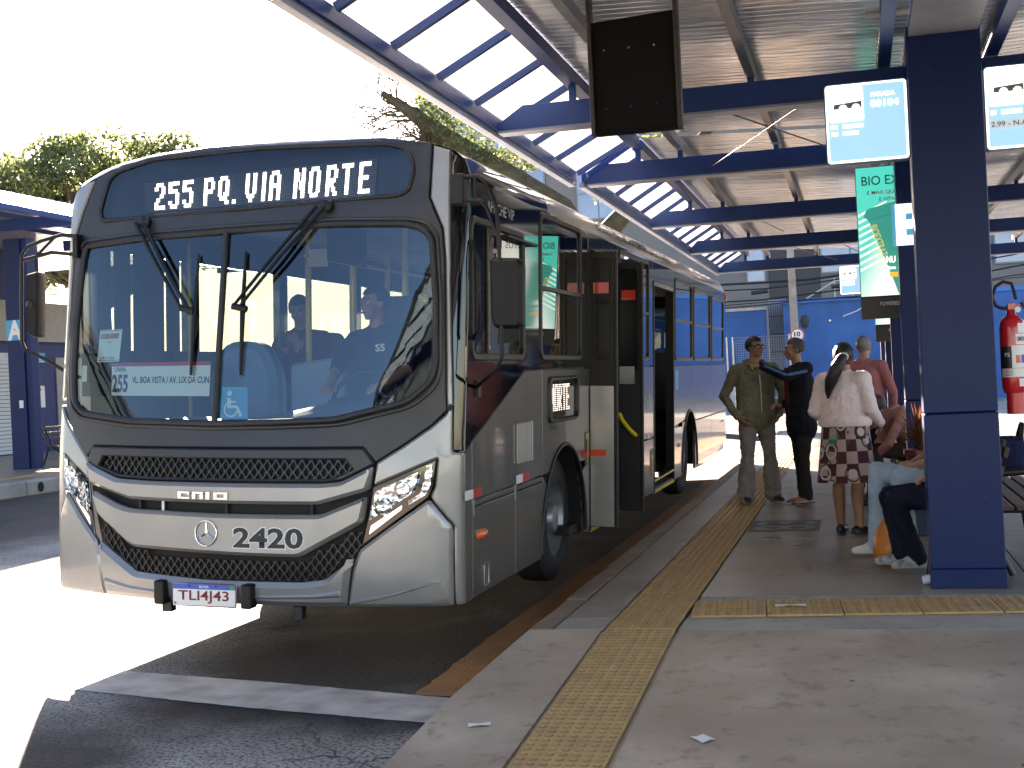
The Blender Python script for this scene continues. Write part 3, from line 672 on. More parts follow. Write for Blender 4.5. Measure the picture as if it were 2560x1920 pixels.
# black tub behind the grilles
put(flat([(-2.36, 1.18), (-.47, 1.18), (-.47, .9), (-.53, .62), (-.75, .44), (-1.95, .44), (-2.27, .62), (-2.36, .95)], w=-.05, su=.1, sv=.12), 'grille_tub', mat('tub_black', (.006, .006, .006), .7), front, BUS)
panel('grille_surround', [(-2.325, 1.205), (-.53, 1.216), (-.465, 1.13), (-.649, 1.038), (-.756, 1.026), (-1.861, 1.023), (-2.106, 1.031), (-2.285, 1.09), (-2.362, 1.12)], FASCIA, .010, .008, .012, ([(-2.225, 1.152), (-.626, 1.155), (-.582, 1.10), (-.685, 1.051), (-.756, 1.042), (-1.861, 1.039), (-2.096, 1.046), (-2.258, 1.094)],), w=.008)
panel('upper_bar', [(-2.362, 1.112), (-2.285, 1.083), (-2.106, 1.022), (-1.861, 1.014), (-0.756, 1.017), (-0.649, 1.027), (-0.471, 1.118), (-0.491, 0.979), (-0.777, 0.898), (-1.345, 0.896), (-2.002, 0.902), (-2.333, 0.984)], SILVER, .03, .022, .02, w=.012)
panel('lower_bar', [(-2.308, 0.945), (-2.105, 0.869), (-2.001, 0.846), (-1.393, 0.837), (-0.766, 0.839), (-0.501, 0.947), (-0.522, 0.797), (-0.884, 0.597), (-1.223, 0.601), (-1.956, 0.619), (-2.014, 0.638), (-2.267, 0.804)], SILVER, .03, .022, .03, w=.012)
# corner pieces
CHEEK = [(-.455, 1.133), (-.31, 1.228), (-.16, 1.338), (-.083, 1.41), (-.056, 1.44), (-.050, 1.19), (-.001, 1.185), (-.001, .31), (-.036, .31), (-.038, .77), (-.140, .905), (-.160, .940), (-.136, 1.0), (-.122, 1.158), (-.468, 1.006)]
panel('cheek_panel', CHEEK, SILVER, .012, .012, .012); panel('cheek_panel', mir([(-.455, 1.133), (-.31, 1.228), (-.16, 1.338), (-.083, 1.41), (-.02, 1.45), (-.001, 1.45)] + CHEEK[7:]), SILVER, .012, .012, .012)
BUMPC = [(-.546, .639), (-.36, .782), (-.171, .921), (-.150, .900), (-.048, .765), (-.046, .455), (-.05, .31), (-.616, .31), (-.578, .55), (-.557, .604)]
for P in (BUMPC, mir(BUMPC)):
    panel('bumper_corner', P, SILVER, .016, .018, .012)
panel('bumper_centre', [(-.573, .596), (-.744, .466), (-.885, .449), (-1.466, .448), (-1.957, .47), (-2.250, .64), (-2.258, .576), (-2.222, .31), (-.628, .31), (-.594, .55)], SILVER, .03, .03, .02)
panel('bumper_ridge', [(-.65, .41), (-.80, .385), (-1.16, .372), (-1.16, .352), (-.80, .36), (-.645, .37)], SILVER, .012, .012, .01, w=.032); panel('bumper_ridge', [(-1.80, .372), (-2.0, .385), (-2.2, .42), (-2.2, .385), (-2.0, .36), (-1.80, .352)], SILVER, .012, .012, .01, w=.032)
panel('bumper_crease', [(-.61, .345), (-.36, .392), (-.10, .455), (-.10, .452), (-.36, .372), (-.61, .318)], SILVER, .008, .006, 0, w=.016)
# pillars beside the windscreen
PIL = [(-.222, 2.99), (-.220, 2.674), (-.137, 2.487), (-.115, 2.30), (-.085, 1.52), (-.081, 1.455), (-.052, 1.46), (-.056, 1.52), (-.092, 2.40), (-.104, 2.75), (-.112, 2.955)]
put(flat([(-.13, 2.93), (-.13, 2.5), (-.09, 1.5), (-.06, 1.2), (-.02, 1.2), (-.02, 2.85)], w=-.008, su=.03, sv=.1), 'corner_backing', BLACK, front, BUS)
panel('corner_panel', [(-.108, 2.952), (-.100, 2.75), (-.088, 2.40), (-.052, 1.52), (-.046, 1.20), (-.001, 1.195), (-.001, 2.80), (-.03, 2.895)], BLACKG, .010, .006, 0)
panel('windscreen_pillar', PIL, SILVER, .012, .010, 0); panel('windscreen_pillar', [(-2.475, 2.875), (-2.545, 2.66), (-2.594, 2.478), (-2.610, 2.0), (-2.603, 1.50), (-2.658, 1.48), (-2.658, 2.72), (-2.61, 2.81), (-2.54, 2.855)], SILVER, .012, .008, 0)
# grille meshes
def inside(P, x, y):
    r_ = False; n_ = len(P)
    for i in range(n_):
        (x0, y0), (x1, y1) = P[i - 1], P[i]
        if (y0 > y) != (y1 > y) and x < (x1 - x0) * (y - y0) / (y1 - y0) + x0: r_ = not r_
    return r_
def mesh_grille(nm, P, w0):
    b = MB(); cx, cz = .052, .034; j = 0; z = min(p[1] for p in P)
    def bar(a, c_, hw, w1, w2):
        d = Vector((c_[0] - a[0], c_[1] - a[1])); nrm = Vector((-d.y, d.x)).normalized() * hw; pts = []
        for w_ in (w1, w2):
            for p, s_ in ((a, 1), (a, -1), (c_, -1), (c_, 1)): pts.append(front(p[0] + nrm.x * s_, p[1] + nrm.y * s_, w_))
        b.add(pts, [(0, 1, 2, 3), (7, 6, 5, 4), (0, 4, 5, 1), (1, 5, 6, 2), (2, 6, 7, 3), (3, 7, 4, 0)])
    while z < max(p[1] for p in P):
        x = min(p[0] for p in P) + (cx / 2 if j % 2 else 0)
        while x < max(p[0] for p in P):
            if inside(P, x, z):
                for dx, dz in ((cx / 2, cz), (-cx / 2, cz)):
                    if inside(P, x + dx, z + dz): bar((x, z), (x + dx, z + dz), .0035, w0, w0 + .014)
                bar((x - .012, z), (x + .012, z), .004, w0 + .004, w0 + .02)
            x += cx
        z += cz; j += 1
    return b.build(nm, mat('grille_black', (.02, .02, .021), .35), BUS)
mesh_grille('upper_grille', [(-2.24, 1.165), (-.61, 1.168), (-.56, 1.097), (-.67, 1.02), (-1.861, 1.01), (-2.106, 1.02), (-2.29, 1.085)], -.028)
mesh_grille('lower_grille', [(-2.25, .80), (-2.0, .60), (-.88, .58), (-.525, .78), (-.53, .65), (-.744, .462), (-1.957, .462), (-2.26, .65)], -.028)
for x in (-1.95, -1.78, -1.35, -.83): MB().tube([front(x, .83, -.03), front(x, .91, -.03)], .012, 8).build('grille_post', STEEL if x == -1.78 else BLACK, BUS)
# headlights
HOUSE = [(-.531, .665), (-.490, .87), (-.474, .997), (-.133, 1.148), (-.147, 1.001), (-.172, .936), (-.345, .806)]
LENSP = [(-.486, .810), (-.456, .975), (-.214, 1.086), (-.228, 1.002), (-.257, .957)]
DRL = [(-.179, 1.119), (-.145, 1.125), (-.157, 1.011), (-.186, .949), (-.275, .895), (-.28, .919), (-.216, .955), (-.196, 1.012)]
WDR = [(-.493, .727), (-.483, .777), (-.312, .894), (-.314, .869)]
def reflector():
    m = bpy.data.materials.new('lamp_reflector'); m.use_nodes = True; n = m.node_tree; b = n.nodes['Principled BSDF']; b.inputs['Metallic'].default_value = 1; b.inputs['Roughness'].default_value = .1; b.inputs['Base Color'].default_value = (.85, .86, .88, 1)
    v = n.nodes.new('ShaderNodeTexVoronoi'); v.inputs['Scale'].default_value = 26; tc = n.nodes.new('ShaderNodeTexCoord'); n.links.new(tc.outputs['Object'], v.inputs['Vector'])
    bp = n.nodes.new('ShaderNodeBump'); bp.inputs['Strength'].default_value = .35; bp.inputs['Distance'].default_value = .02; n.links.new(v.outputs['Distance'], bp.inputs['Height']); n.links.new(bp.outputs[0], b.inputs['Normal']); return m
REFL = reflector(); DRLM = mat('drl_white', (.85, .85, .82), .3, emit=(1, .98, .95), es=.12)
for fl in (0, 1):
    g_ = mir if fl else (lambda P: P)
    h = panel('headlight', g_(HOUSE), BLACKG, .004, .004, .006, back=.01)
    put(flat(rpoly(g_(LENSP), .01), w=.006, su=.03), 'reflector', REFL, front, h)
    for cx, cz, rx in ((-.415, .885, .052), (-.31, .985, .046)):
        x = mL(cx) if fl else cx; b = MB(); N = 16
        for rad, d in ((1.0, .016), (.8, .004), (.45, -.012), (0.2, -.016), (.18, .006), (.02, .008)):
            b.v += [tuple(front(x + rx * (.65 if fl else 1) * rad * math.cos(a), cz + rx * rad * math.sin(a), d + .004)) for a in [2 * math.pi * i / N for i in range(N)]]
        for k in range(5): b.f += [(k * N + i, k * N + (i + 1) % N, (k + 1) * N + (i + 1) % N, (k + 1) * N + i) for i in range(N)]
        b.m = [0] * len(b.f); b.build('lamp_bowl', CHROME, h, 50)
    put(flat(rpoly(g_(LENSP), .01), w=.028, inset=.006, rise=.004, back=.02, su=.04), 'lens', LENS, front, h)
    put(flat(g_(DRL), w=.010, su=.03), 'running_light', REFL, front, h)
    put(flat(g_(DRL), w=.020, back=.01, su=.03), 'running_light_cover', LENS, front, h)
    put(flat(rpoly(g_(WDR), .006), w=.010, su=.04), 'indicator_strip', DRLM, front, h)
# windscreen, gasket, centre bar
put(flat(WSR, w=.004, su=.08, sv=.12), 'windscreen', WS, front, BUS, 60)
def ring(P, r_, nm, m, fn, w_, parent=BUS, seg=8): return MB().tube([fn(p[0], p[1], w_) for p in P], r_, seg, closed=True).build(nm, m, parent, 60)
ring(WSR, .021, 'windscreen_gasket', RUBBER, front, .012); ring(rpoly([(x * 1.0 + (-.028 if x < -1.3 else .028), z + (-.028 if z < 2 else .028)) for x, z in WSC], .06), .012, 'windscreen_trim', FASCIA, front, .012)
MB().tube([front(-1.488, 2.51, .016), front(-1.465, 2.0, .016), front(-1.437, 1.36, .016)], .020, 8).build('windscreen_bar', RUBBER, BUS, 60)
# route sign
put(flat(SIGNR, w=.002, su=.1, sv=.1), 'sign_glass', SGL, front, BUS, 60); ring(SIGNR, .014, 'sign_gasket', RUBBER, front, .008)
put(flat([(-2.44, 2.57), (-.29, 2.64), (-.29, 3.0), (-1.3, 3.05), (-2.44, 2.93)], w=-.06, su=.1, sv=.1), 'sign_backing', mat('sign_black', (.008, .009, .011), .5), front, BUS)
LC = ((-2.111, 2.651), (-2.142, 2.845), (-.585, 2.934), (-.579, 2.705))          # bottom left, top left, top right, bottom right
def ledpos(u, v, w_=0.0):
    x = (LC[0][0] * (1 - v) + LC[1][0] * v) * (1 - u) + (LC[3][0] * (1 - v) + LC[2][0] * v) * u
    z = (LC[0][1] * (1 - u) + LC[3][1] * u) * (1 - v) + (LC[1][1] * (1 - u) + LC[2][1] * u) * v
    return front(x, z, -.045 + w_)
b = MB(); n_ = 20
for i in range(n_ + 1): b.v += [tuple(ledpos(i / n_, 0)), tuple(ledpos(i / n_, 1))]
b.f = [(2 * i, 2 * i + 2, 2 * i + 3, 2 * i + 1) for i in range(n_)]; b.m = [0] * n_
LB = b.build('led_board', mat('led_board_black', (.03, .034, .04), .5), BUS)
G = {'2': '011110 110011 000011 000110 011000 110000 111111', '5': '111111 110000 111110 000011 000011 110011 011110', 'P': '111110 110011 110011 111110 110000 110000 110000', 'Q': '011110 110011 110011 110011 110111 011110 000011', '.': '00 00 00 00 00 00 11',
     'V': '110011 110011 110011 110011 110011 011110 001100', 'I': '11 11 11 11 11 11 11', 'A': '011110 110011 110011 111111 110011 110011 110011', 'N': '110011 111011 111011 110111 110111 110011 110011', 'O': '011110 110011 110011 110011 110011 110011 011110',
     'R': '111110 110011 110011 111110 111100 110110 110011', 'T': '111111 001100 001100 001100 001100 001100 001100', 'E': '111111 110000 110000 111110 110000 110000 111111'}
lit = set()
for ch, c0 in zip('255PQ.VIANORTE', (6, 14, 22, 34, 42, 50, 57, 66, 70, 83, 91, 100, 108, 117)):
    for r_, row in enumerate(G[ch].split()):
        for q, bit in enumerate(row):
            if bit == '1': lit.add((c0 + q, 1 + 2 * r_)); lit.add((c0 + q, 2 + 2 * r_))
bl_, bo = MB(), MB()
for cx in range(126):
    for cy in range(16):
        on = (cx, cy) in lit; h = .37 if on else .2; B_ = bl_ if on else bo
        q = [ledpos((cx + .5 + h * a) / 126, 1 - (cy + .5 + h * c_) / 16, .004) for a, c_ in ((-1, -.5), (-.5, -1), (.5, -1), (1, -.5), (1, .5), (.5, 1), (-.5, 1), (-1, .5))]
        B_.add(q, [tuple(range(8))])
bl_.build('lit_letters', LEDM, LB); bo.build('unlit_dots', LEDOFF, LB)
# wipers
def wiper(piv, mid, top, bot, sx):
    w_ = MB(); 
    for d in (-.028, .028): w_.tube([front(piv[0] + d, piv[1], .05), front((piv[0] + mid[0]) / 2 + d * .8, (piv[1] + mid[1]) / 2, .075), front(mid[0] + d * .8, mid[1], .06)], [.013, .012, .010], 6)
    root = w_.build('wiper', BLACK, BUS, 50)
    MB().lathe([(.035, 0), (.035, .05), (.02, .06)], 14, Matrix.Translation(front(piv[0] + .03, piv[1], .0)) @ Matrix.Rotation(R(90), 4, 'X')).build('wiper_pivot', BLACK, root, 40)
    MB().tube([front(piv[0] + (bot[0] - piv[0]) * 0 + top[0] - piv[0], top[1], .022) if 0 else front(top[0], top[1], .022), front((top[0] + bot[0]) / 2, (top[1] + bot[1]) / 2, .03), front(bot[0], bot[1], .022)], [.007, .016, .008], 6).build('wiper_blade', BLACK, root, 50)
    MB().tube([front(mid[0] - .03, mid[1], .055), front(mid[0] + .06 * sx, mid[1] - .02, .045)], .02, 8).build('wiper_joint', BLACK, root, 50)
wiper((-2.082, 2.581), (-1.699, 2.043), (-1.656, 2.368), (-1.626, 1.64), 1); wiper((-.871, 2.637), (-1.347, 2.047), (-1.341, 2.376), (-1.296, 1.639), 1)
# stickers on the inside of the windscreen
def sdx(z): return -.008 - .075 * (z - 1.38)
def glassin(u, v, w_): return front(u + sdx(v), v, w_)
def sticker(nm, P, m, w_=-.006, parent=BUS): return put(flat(P, w=w_, su=.08), nm, m, glassin, parent)
MINT = mat('sticker_mint', (.62, .78, .72), .5)
q = sticker('notice_sticker', [(-2.318, 1.72), (-2.143, 1.724), (-2.124, 1.922), (-2.297, 1.919)], MINT)
for a in ((-2.309, 1.728, -2.150, 1.731), (-2.290, 1.911, -2.132, 1.914)): sticker('border', [(a[0], a[1]), (a[2], a[3]), (a[2], a[3] + .003), (a[0], a[1] + .003)], BLACK, -.004, q)
INK = mat('ink', (.02, .02, .02), .5); RTX = mat('route_black', (.02, .025, .03), .5)
sticker('picture', [(-2.29, 1.862), (-2.15, 1.866), (-2.145, 1.898), (-2.285, 1.895)], mat('sticker_picture', (.45, .35, .12), .5, scale=40, col2=(.35, .08, .06)), -.004, q)
text('OU', 'lettering', INK, glassin, (-2.235, 1.838, -2.205, 1.85), -.003, q); text('QR CODE', 'lettering', INK, glassin, (-2.29, 1.736, -2.18, 1.752), -.003, q)
q = sticker('route_panel', [(-2.194, 1.516), (-1.483, 1.515), (-1.481, 1.698), (-2.197, 1.692)], mat('route_white', (.70, .80, .76), .5))
sticker('red_band', [(-2.199, 1.694), (-1.481, 1.700), (-1.481, 1.722), (-2.202, 1.714)], mat('route_red', (.50, .04, .05), .5), -.004, q)
text('LINHA', 'lettering', RTX, glassin, (-2.17, 1.662, -2.085, 1.688), -.003, q); text('255', 'lettering', RTX, glassin, (-2.19, 1.535, -2.068, 1.645), -.003, q, bold=.03); text('VL. BOA VISTA / AV. LIX DA CUN', 'lettering', RTX, glassin, (-2.035, 1.592, -1.488, 1.632), -.003, q, bold=.012)
q = sticker('wheelchair_sticker', [(-1.427, 1.383), (-1.228, 1.384), (-1.236, 1.568), (-1.424, 1.568)], SKYBL)
pic = MB(); PC = mat('symbol_pale', (.62, .82, .86), .5)
def disc(cx, cz, r0, r1, a0=0, a1=360, n=20):
    vs = []; 
    for i in range(n + 1):
        a = R(a0 + (a1 - a0) * i / n); vs += [glassin(cx + r0 * math.cos(a), cz + r0 * math.sin(a), -.003), glassin(cx + r1 * math.cos(a), cz + r1 * math.sin(a), -.003)]
    pic.add(vs, [(2 * i, 2 * i + 1, 2 * i + 3, 2 * i + 2) for i in range(n)])
disc(-1.348, 1.532, 0, .0155); disc(-1.337, 1.438, .036, .046, 110, 350)
for P in ([(-1.362, 1.505), (-1.338, 1.505), (-1.336, 1.46), (-1.362, 1.46)], [(-1.36, 1.462), (-1.30, 1.462), (-1.30, 1.446), (-1.36, 1.446)], [(-1.34, 1.488), (-1.305, 1.488), (-1.305, 1.478), (-1.34, 1.478)], [(-1.31, 1.46), (-1.292, 1.46), (-1.262, 1.402), (-1.28, 1.396)]):
    pic.add([glassin(x, z, -.003) for x, z in P], [(0, 1, 2, 3)])
pic.build('symbol', PC, q)
sticker('inspection_sticker', [(-2.44, 1.60), (-2.40, 1.60), (-2.40, 1.70), (-2.44, 1.70)], MINT)
# badges, number, plate
def surf(dw): return lambda u, v, w_: front(u, v, w_ + dw)
def raised(s_, box, m, dw, d, nm, bold=0.0):
    o = text(s_, nm, m, surf(dw), box, 0, BUS, bold); md = o.modifiers.new('solid', 'SOLIDIFY'); md.thickness = d; md.offset = 1; return o
b = MB()
def badge_letter(strokes):
    for (u0, v0, u1, v1) in strokes:
        pts = [front(u, v, w_) for w_ in (.043, .055) for u, v in ((u0, v0), (u1, v0), (u1, v1), (u0, v1))]
        b.add(pts, [(3, 2, 1, 0), (4, 5, 6, 7), (0, 1, 5, 4), (1, 2, 6, 5), (2, 3, 7, 6), (3, 0, 4, 7)])
t_ = .013; z0, z1 = .922, .966
for i, kind in enumerate('CAIO'):
    a = -1.632 + (0, .098, .188, .238)[i]; e = a + (.08, .072, .024, .088)[i]
    if kind == 'I': badge_letter([(a, z0, e, z1)])
    elif kind == 'C': badge_letter([(a, z0, a + .022, z1), (a + .0225, z1 - t_, e, z1), (a + .0225, z0, e, z0 + t_), (e - .015, z1 - .022, e, z1 - t_ - .0005)])
    elif kind == 'A': badge_letter([(a, z0, a + .022, z1 - t_ - .0005), (a, z1 - t_, e, z1), (e - .022, z0, e, z1 - t_ - .0005)])
    else: badge_letter([(a, z0, a + .022, z1), (a + .0225, z1 - t_, e - .0225, z1), (a + .0225, z0, e - .0225, z0 + t_), (e - .022, z0, e, z1)])
b.build('maker_badge', CHROME, BUS, None, .002)
sx, sz = -1.444, .727
st_ = MB().tube([front(sx + .069 * math.cos(a), sz + .073 * math.sin(a), .048) for a in [i * math.pi / 18 for i in range(36)]], .0045, 8, closed=True)
for a in (90, 210, 330):
    tip = front(sx + .067 * math.cos(R(a)), sz + .07 * math.sin(R(a)), .048); c0 = front(sx, sz, .056); n1 = R(a + 90)
    p1 = front(sx + .010 * math.cos(n1), sz + .010 * math.sin(n1), .046); p2 = front(sx - .010 * math.cos(n1), sz - .010 * math.sin(n1), .046); st_.add([tip, p1, c0, p2], [(0, 1, 2), (0, 2, 3)])
st_.build('star_badge', CHROME, BUS, 30)
NB = (-1.272, .648, -.852, .765)
text('2420', 'fleet_number_outline', WHITEP, surf(.043), (NB[0] - .007, NB[1] - .007, NB[2] + .007, NB[3] + .007), 0, BUS, bold=.062); text('2420', 'fleet_number', INK, surf(.0445), NB, 0, BUS, bold=.03)
PLc = front(-1.45, .37, .07)
pl = MB().box((-.2, 0, -.066), (.2, .008, .066)).build('licence_plate', mat('plate_white', (.80, .79, .75), .4), BUS, bevel=.003); pl.location = PLc; pl.rotation_euler = (0, 0, R(2))
fp = facing(0, 0)
put(flat([(-.198, .032), (.198, .032), (.198, .064), (-.198, .064)], w=.001), 'blue_band', mat('plate_blue', (.03, .12, .5), .4), fp, pl); text('BRASIL', 'lettering', WHITEP, fp, (-.032, .040, .03, .055), .002, pl, bold=.02)
text('TLI4J43', 'plate_number', mat('plate_maroon', (.20, .015, .02), .5), fp, (-.165, -.050, .152, .025), .002, pl, bold=.012); text('BR', 'lettering', INK, fp, (-.192, -.058, -.176, -.042), .002, pl)
put(flat([(.16, .037), (.188, .037), (.188, .058), (.16, .058)], w=.002), 'flag_mark', mat('plate_green', (.02, .35, .12), .4), fp, pl)
for x in (-.095, .072): MB().lathe([(.005, 0), (.005, .004)], 8, Matrix.Translation((x, -.001, .051)) @ Matrix.Rotation(R(90), 4, 'X')).build('screw', DARKM, pl)
ring([(x - 1.45, z + .37) for x, z in rr(-.2, .2, -.066, .066, .006)], .003, 'plate_border', mat('plate_maroon', (.2, .015, .02)), lambda u, v, w_: Vector((u, PLc.y - .001, v)), 0)
for x in (-1.752, -1.182):
    c_ = front(x, .37, .03); MB().box((c_.x - .034, c_.y - .06, .30), (c_.x + .034, c_.y + .03, .44)).build('buffer_block', BLACK, BUS, bevel=.012)
MB().box((-1.79, -.16, .24), (-1.73, -.10, .30)).build('tow_bracket', DARKM, BUS); MB().box((-.95, -.14, .225), (-.90, -.08, .30)).build('tow_bracket', DARKM, BUS)

# ---- right-hand side (seen from the platform)
def arch(cy, cz, ry, rz, n=18): return [(cy + ry * math.cos(math.pi * i / n), cz + rz * math.sin(math.pi * i / n)) for i in range(n + 1)]
AF = (2.67, .34, .74, .74); AR = (9.72, .34, .70, .74)
def spanel(nm, P, m, w=.0, h=.005, ins=.005, rnd=0.0, holes=(), back=.03, fn=right): return put(flat(rpoly(P, rnd) if rnd else P, holes, w=w, inset=ins, rise=h, back=back, su=1.2), nm, m, fn, BUS)
zb = .31
def f0(z): return Fy(-.002, z) + .012
SF = mat('shadow_gap', (.008, .008, .008), .8)
spanel('side_panel', [(f0(.31), zb), (.268, zb), (.268, 1.232), (.20, 1.208), (f0(1.18), 1.18), (f0(.8), .8)], SILVERD)
spanel('side_panel', [(.278, .90), (1.978, .90), (1.978, 1.652), (1.5, 1.645), (.278, 1.238)], SILVERD)
fd = spanel('service_flap', [(.283, .315), (1.232, .315), (1.232, .848), (.283, .848)], SILVERD)
spanel('side_panel', [(.278, .856), (1.978, .856), (1.978, .888), (.278, .888)], SILVERD)
al = [p for p in arch(*AF) if p[0] < 2.3][::-1]
spanel('side_panel', [(1.243, zb), (AF[0] - AF[2], zb)] + [p for p in arch(*AF)[::-1] if p[1] < .886 and p[0] < AF[0]] + [(2.0, .888), (1.99, .848), (1.243, .848)], SILVERD)
spanel('side_panel', [(1.987, .896)] + [p for p in arch(*AF)[::-1] if p[1] > .896] + [(3.575, .896), (3.575, 1.652), (1.987, 1.652)], SILVERD)
spanel('side_panel', [(3.575, zb), (3.575, .888)] + [p for p in arch(*AF) if p[1] < .886 and p[0] > AF[0]][::-1] + [(AF[0] + AF[2], zb)], SILVERD)
for a, b2 in ((4.87, 5.98), (5.99, 6.88)):
    spanel('side_panel', [(a, .90), (b2, .90), (b2, 1.652), (a, 1.652)], SILVERD); spanel('side_panel', [(a, zb), (b2, zb), (b2, .888), (a, .888)], SILVERD)
spanel('side_panel', [(8.36, .935)] + [p for p in arch(*AR)[::-1] if p[1] > .935] + [(10.262, .935), (10.262, 1.652), (8.36, 1.652)], SILVERD)
spanel('side_panel', [(8.36, zb), (AR[0] - AR[2], zb)] + [p for p in arch(*AR)[::-1] if p[1] < .925 and p[0] < AR[0]] + [(8.36, .925)], SILVERD)
spanel('side_panel', [(10.262, .30), (10.262, .925)] + [p for p in arch(*AR) if p[1] < .925 and p[0] > AR[0]][::-1] + [(AR[0] + AR[2], .30)], SILVERD)
for (a, b2) in ((10.27, 12.06), (12.07, LBUS)):
    spanel('side_panel', [(a, .935), (b2, .935), (b2, 1.652), (a, 1.652)], SILVERD)
    spanel('side_panel', [(a, .30 if a < 11 else .27), (b2, .27 if b2 < 13 else .47), (b2, .925), (a, .925)], SILVERD)
# upper band with window openings
def upper(P, m, holes=()): return spanel('upper_panel', P, m, .0, .003, .003, 0, holes)
RW = [(.265, 1.50, 1.715, 2.575), (1.93, 3.30, 1.715, 2.775)]
RW2 = [(4.92, 6.60, 1.715, 2.755)]; RW3 = [(8.45, 9.98, 1.715, 2.70), (10.12, 11.93, 1.715, 2.68), (12.08, 13.62, 1.715, 2.66)]
def hol(L): return [rr(a + .012, b2 - .012, c_ + .012, d - .012, .08) for a, b2, c_, d in L]
upper([(f0(1.19), 1.188), (.20, 1.216), (.278, 1.246), (1.5, 1.653), (3.575, 1.66), (3.575, 2.79), (.335, 2.79), (f0(2.4), 2.4), (f0(1.8), 1.8), (f0(1.45), 1.45)], BLACKG, hol(RW))
upper([(3.58, 2.64), (4.86, 2.64), (4.86, 2.79), (3.58, 2.79)], SLATE); upper([(4.865, 1.66), (6.885, 1.66), (6.885, 2.79), (4.865, 2.79)], SLATE, hol(RW2)); upper([(6.89, 2.57), (8.35, 2.57), (8.35, 2.79), (6.89, 2.79)], SLATE)
upper([(8.355, 1.66), (LBUS, 1.66), (LBUS, 2.79), (8.355, 2.79)], SLATE, hol(RW3))
def window(a, b2, c_, d, fn=right, mid=None, m=SG, vert=None):
    o = put(flat(rr(a, b2, c_, d, .085), [rr(a + .045, b2 - .045, c_ + .045, d - .045, .06)], w=.004, inset=.008, rise=.010, back=.02), 'window', RUBBER, fn, BUS)
    put(flat(rr(a + .03, b2 - .03, c_ + .03, d - .03, .07), w=-.004), 'pane', m, fn, o)
    if mid:
        v0 = fn(a + .04, mid - .016, -.001); v1 = fn(b2 - .04, mid + .016, .012); lo = [min(p, q_) for p, q_ in zip(v0, v1)]; hi = [max(p, q_) for p, q_ in zip(v0, v1)]; MB().box(lo, hi).build('mid_rail', DARKM, o, bevel=.003)
    for x in (vert or ()):
        v0 = fn(x - .014, c_ + .04, -.001); v1 = fn(x + .014, d - .04, .010); lo = [min(p, q_) for p, q_ in zip(v0, v1)]; hi = [max(p, q_) for p, q_ in zip(v0, v1)]; MB().box(lo, hi).build('sash_rail', DARKM, o, bevel=.003)
    return o
window(*RW[0], vert=(.62,)); window(*RW[1], mid=2.235); window(*RW2[0], mid=2.20)
for r_ in RW3: window(*r_, mid=2.20)
vz = MB().tube([right(.27, 2.42, .01), right(.24, 2.3, .06), right(.24, 1.9, .06), right(.28, 1.84, .01)], .012, 8); vz.build('wind_deflector', BLACK, BUS, 50)
put(flat(rr(.20, .34, 1.80, 2.40, .05), w=.055), 'wind_deflector', LENS, right, BUS)
MB().box((.0, .95, 2.50), (.05, 1.72, 2.515)).build('rain_strip', BLACK, BUS)
# side route display
o = put(flat(rr(2.14, 3.13, 1.255, 1.60, .06), [rr(2.20, 3.07, 1.29, 1.565, .04)], w=.006, inset=.012, rise=.02, back=.03), 'side_display', RUBBER, right, BUS)
put(flat(rr(2.19, 3.08, 1.28, 1.575, .04), w=.0062), 'display_glass', mat('display_black', (.008, .009, .01), .12, coat=1), right, o)
lt = MB(); word = 'NORTE'
for li, ch in enumerate(word):
    rows = G[ch].split()
    for r_, row in enumerate(rows):
        for q_, bit in enumerate(row):
            for dd in (0, 1):
                if bit == '1':
                    y_ = 2.235 + li * .125 + q_ * .0185; z_ = 1.535 - (2 * r_ + dd) * .0145; lt.add([right(y_ + a, z_ + c_, .0085) for a, c_ in ((-.006, -.004), (.006, -.004), (.006, .004), (-.006, .004))], [(0, 1, 2, 3)])
lt.build('lit_letters', mat('led_side', (.8, .8, .8), .4, emit=(1, .97, .94), es=.22), o)
text('CAIO', 'side_badge', BLACK, right, (2.2, 1.205, 2.44, 1.24), .008, BUS, bold=.02)
# vents, stickers, flap details, markers
for i in range(8):
    y_ = 1.255 + i * .054; MB().box((.004, y_, 1.03), (.022, y_ + .036, 1.30)).build('vent_slat', SILVER, BUS, bevel=.006)
for y_, z_, m_ in ((.115, .905, 0), (1.25, .945, 0), (6.45, .945, 0), (9.02, .945, 0)):
    wd = .17 if y_ < 6 else .14
    for j, mm in enumerate((WHITEP, REDST)): put(flat([(y_ + j * wd, z_ - .045 if y_ > 1 else z_), (y_ + (j + 1) * wd, z_ - .045 if y_ > 1 else z_), (y_ + (j + 1) * wd, z_ + .012 if y_ > 1 else z_ + .055), (y_ + j * wd, z_ + .012 if y_ > 1 else z_ + .055)], w=.008), 'reflector_sticker', mm, right, BUS)
put(flat([(3.30, .925), (3.565, .925), (3.565, .975), (3.30, .975)], w=.0085), 'reflector_sticker', mat('red_orange', (.55, .05, .02), .4), right, BUS)
def marker(y_, z_, s=1.0): MB().lathe([(.0, .03), (.05 * s, .022), (.075 * s, .0)], 16, Matrix.Translation((.006, y_, z_)) @ Matrix.Rotation(R(90), 4, 'Y') @ Matrix.Diagonal((.42, 1.5, 1, 1)), cap=False).build('side_marker', ORANGE, BUS, 60)
marker(.46, .675); marker(8.72, .70, .8); marker(13.4, .78, .8)
put(flat(rr(.49, .60, .345, .49, .02), [rr(.502, .588, .357, .478, .014)], w=.007, inset=.003, rise=.006), 'flap_handle', SILVER, right, fd)
for y_ in (.285, 1.225): put(flat([(y_ - .02, .90), (y_ + .025, .90), (y_ + .01, .80), (y_ - .005, .80)], w=.008, inset=.003, rise=.005, back=.004), 'flap_hinge', STEEL, right, fd)
